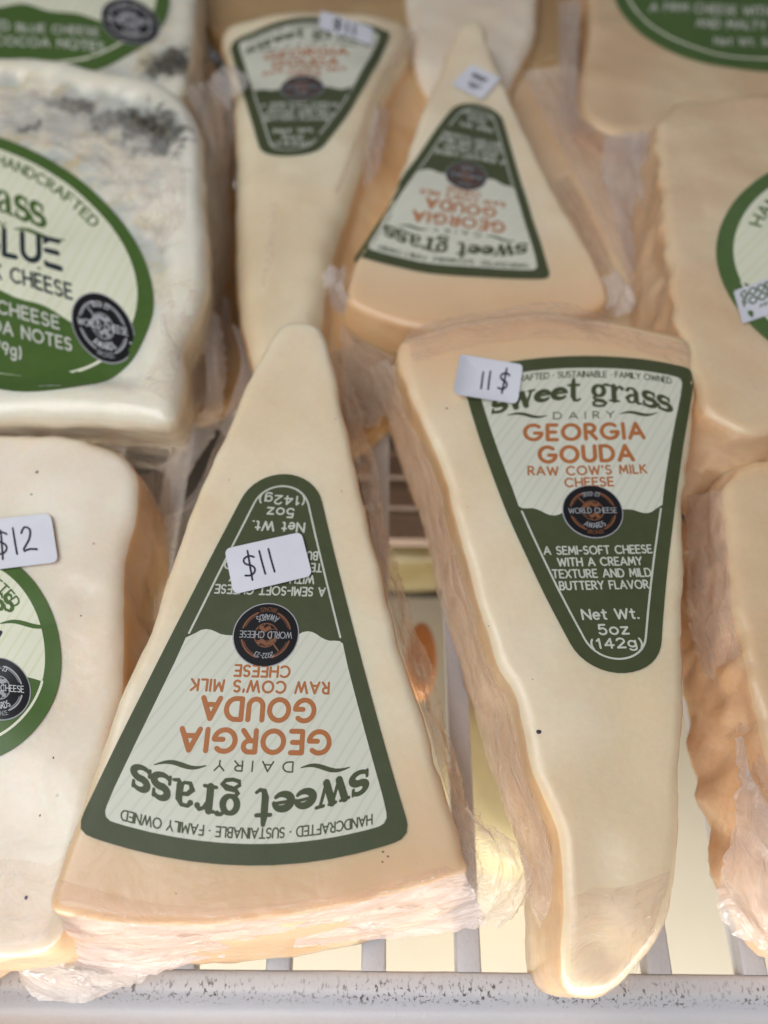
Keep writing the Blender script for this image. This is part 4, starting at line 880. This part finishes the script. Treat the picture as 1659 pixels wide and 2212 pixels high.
# rear inverted wedge: bunched corners and rim
film('wrap_corner', [(752, 640, 24), (770, 660, 22), (800, 690, 18), (850, 705, 14)], [(712, 585, 24), (690, 612, 20), (702, 668, 14), (740, 730, 8), (800, 760, 6)], MT['filmw'], tC, 60, 24, 1.8, 5, 23, 1., .4)
film('wrap_ear', [(742, 632, 22), (746, 612, 24), (748, 600, 25)], [(705, 640, 20), (696, 600, 25), (722, 578, 28), (752, 590, 27)], MT['filmw'], tC, 40, 16, 1.6, 4, 25, 2.)
film('wrap_corner', [(1300, 600, 22), (1312, 630, 22), (1308, 670, 20)], [(1330, 608, 24), (1366, 640, 24), (1355, 685, 20), (1320, 690, 18)], MT['filmw'], tC, 50, 20, 1.8, 4, 27, 2., .3)
film('wrap_band', [(760, 672, 19), (839, 700, 19), (940, 716, 19)], [(800, 770, 5), (840, 800, 2), (900, 860, 2)], MT['film'], tC, 50, 14, 1.0, 4, 29)
film('wrap_side', [(1196, 400, 18), (1240, 480, 18), (1290, 580, 18)], [(1225, 380, 10), (1275, 470, 10), (1330, 590, 10)], MT['filmt'], tC, 50, 12, 1, 5, 31)
# rear left wedge
film('wrap_side', [(885, 60, 26), (822, 160, 26), (772, 285, 26), (722, 415, 26)], [(930, 120, 6), (870, 230, 6), (830, 330, 6), (780, 450, 6)], MT['filmt'], tD, 60, 12, 1, 7, 33)
film('wrap_crease', [(812, 190, 23), (800, 280, 22), (790, 340, 22), (786, 400, 20)], [(832, 200, 19), (836, 290, 17), (822, 350, 17), (792, 415, 18)], MT['filmw'], tD, 40, 10, 1.2, 5, 35)
film('wrap_fold', [(585, 440, 30), (580, 500, 30), (572, 560, 30), (565, 620, 30)], [(600, 440, 29.3), (594, 500, 29.5), (588, 560, 29.5), (572, 625, 29.5)], MT['filmt'], tD, 40, 6, .6, 3, 36)
# blue cheese: fin of film down the right side and underneath
film('wrap_fin', [(400, 195, 32), (436, 280, 32), (442, 370, 32), (448, 480, 32), (449, 580, 31), (432, 670, 30), (400, 745, 29), (398, 840, 28), (385, 905, 26)],
     [(455, 185, 26), (500, 235, 22), (505, 330, 16), (496, 440, 12), (500, 560, 10), (482, 650, 8), (470, 740, 8), (440, 850, 8), (400, 960, 8)], MT['film'], tE, 140, 22, 1.6, 6, 37, 0, .4)
film('wrap_tab', [(450, 190, 26), (470, 215, 24), (495, 240, 22)], [(495, 150, 34), (530, 168, 32), (528, 205, 28)], MT['filmw'], tE, 40, 16, 1.4, 4, 39, 1.5)
film('wrap_under', [(-60, 888, 24), (60, 893, 24), (150, 893, 24), (260, 900, 24), (360, 908, 22)], [(-60, 935, 8), (80, 940, 8), (180, 960, 6), (290, 1010, 6), (370, 1010, 6)], MT['film'], tE, 90, 16, 1.2, 5, 43, 0, .5)
film('wrap_loop', [(480, 640, 12), (470, 740, 10), (440, 800, 10), (400, 870, 10), (350, 960, 10)], [(500, 660, 8), (505, 750, 6), (480, 850, 6), (430, 930, 5), (385, 1010, 5)], MT['filmw'], tE, 70, 14, 1.5, 6, 45, 1.)
# pale block lower left
film('wrap_side', [(294, 1030, 28), (296, 1090, 28), (280, 1190, 28), (274, 1260, 28), (274, 1360, 28), (266, 1480, 28)], [(372, 1010, 8), (370, 1100, 8), (352, 1170, 8), (345, 1250, 8), (338, 1360, 8), (322, 1440, 8)], MT['filmt'], tF, 80, 18, .7, 7, 47, 0, .5)
film('wrap_hem', [(-40, 1940, 30), (30, 1955, 30), (80, 1960, 29)], [(-40, 1990, 30), (30, 2000, 29), (84, 1990, 28)], MT['filmt'], tF, 40, 8, .7, 5, 49)
# right hand blocks
film('wrap_side', [(1255, 0, 26), (1250, 100, 26), (1248, 170, 26), (1250, 240, 26), (1290, 280, 26)], [(1205, 10, 14), (1206, 100, 12), (1205, 190, 10), (1210, 270, 8), (1245, 318, 6)], MT['filmw'], tI, 70, 16, 1.0, 7, 51)
film('wrap_under', [(1290, 280, 24), (1345, 297, 24), (1410, 292, 24)], [(1245, 318, 8), (1300, 350, 8), (1400, 340, 10)], MT['film'], tI, 50, 12, 1.2, 5, 53)
film('wrap_fin', [(1414, 285, 32), (1422, 370, 32), (1432, 470, 32), (1443, 570, 32), (1455, 670, 31), (1470, 740, 30)], [(1305, 300, 20), (1302, 390, 16), (1320, 460, 12), (1345, 560, 10), (1375, 650, 8), (1400, 740, 6)], MT['filmw'], tJ, 110, 22, 1.3, 7, 55, 0, .3)
film('wrap_lower', [(1500, 860, 28), (1520, 940, 28), (1570, 990, 27)], [(1490, 900, 18), (1495, 990, 14), (1530, 1050, 12)], MT['filmt'], tJ, 40, 12, 1, 5, 57)
film('wrap_side', [(1560, 1060, 31), (1562, 1110, 31), (1572, 1190, 30), (1580, 1310, 30), (1608, 1450, 29), (1636, 1570, 29), (1660, 1670, 29), (1690, 1780, 29)],
     [(1482, 1075, 20), (1480, 1150, 18), (1481, 1250, 18), (1482, 1350, 18), (1506, 1437, 17), (1534, 1475, 17), (1556, 1575, 17), (1590, 1690, 17)], MT['film'], tK, 120, 22, 1.1, 6, 59, 0, .4)
film('wrap_bunch', [(1600, 1660, 27), (1640, 1700, 29), (1680, 1790, 29), (1720, 1900, 27), (1740, 1990, 23)], [(1588, 1700, 22), (1578, 1800, 20), (1560, 1880, 19), (1556, 1970, 18), (1590, 2030, 16), (1670, 2065, 14)], MT['filmw'], tK, 90, 34, 2.2, 6, 63, 2., .4)
film('wrap_bunch', [(1600, 1590, 29), (1612, 1640, 29), (1630, 1700, 29)], [(1585, 1600, 24), (1592, 1660, 24), (1592, 1720, 22)], MT['filmw'], tK, 40, 12, 1.4, 4, 65, 1.)
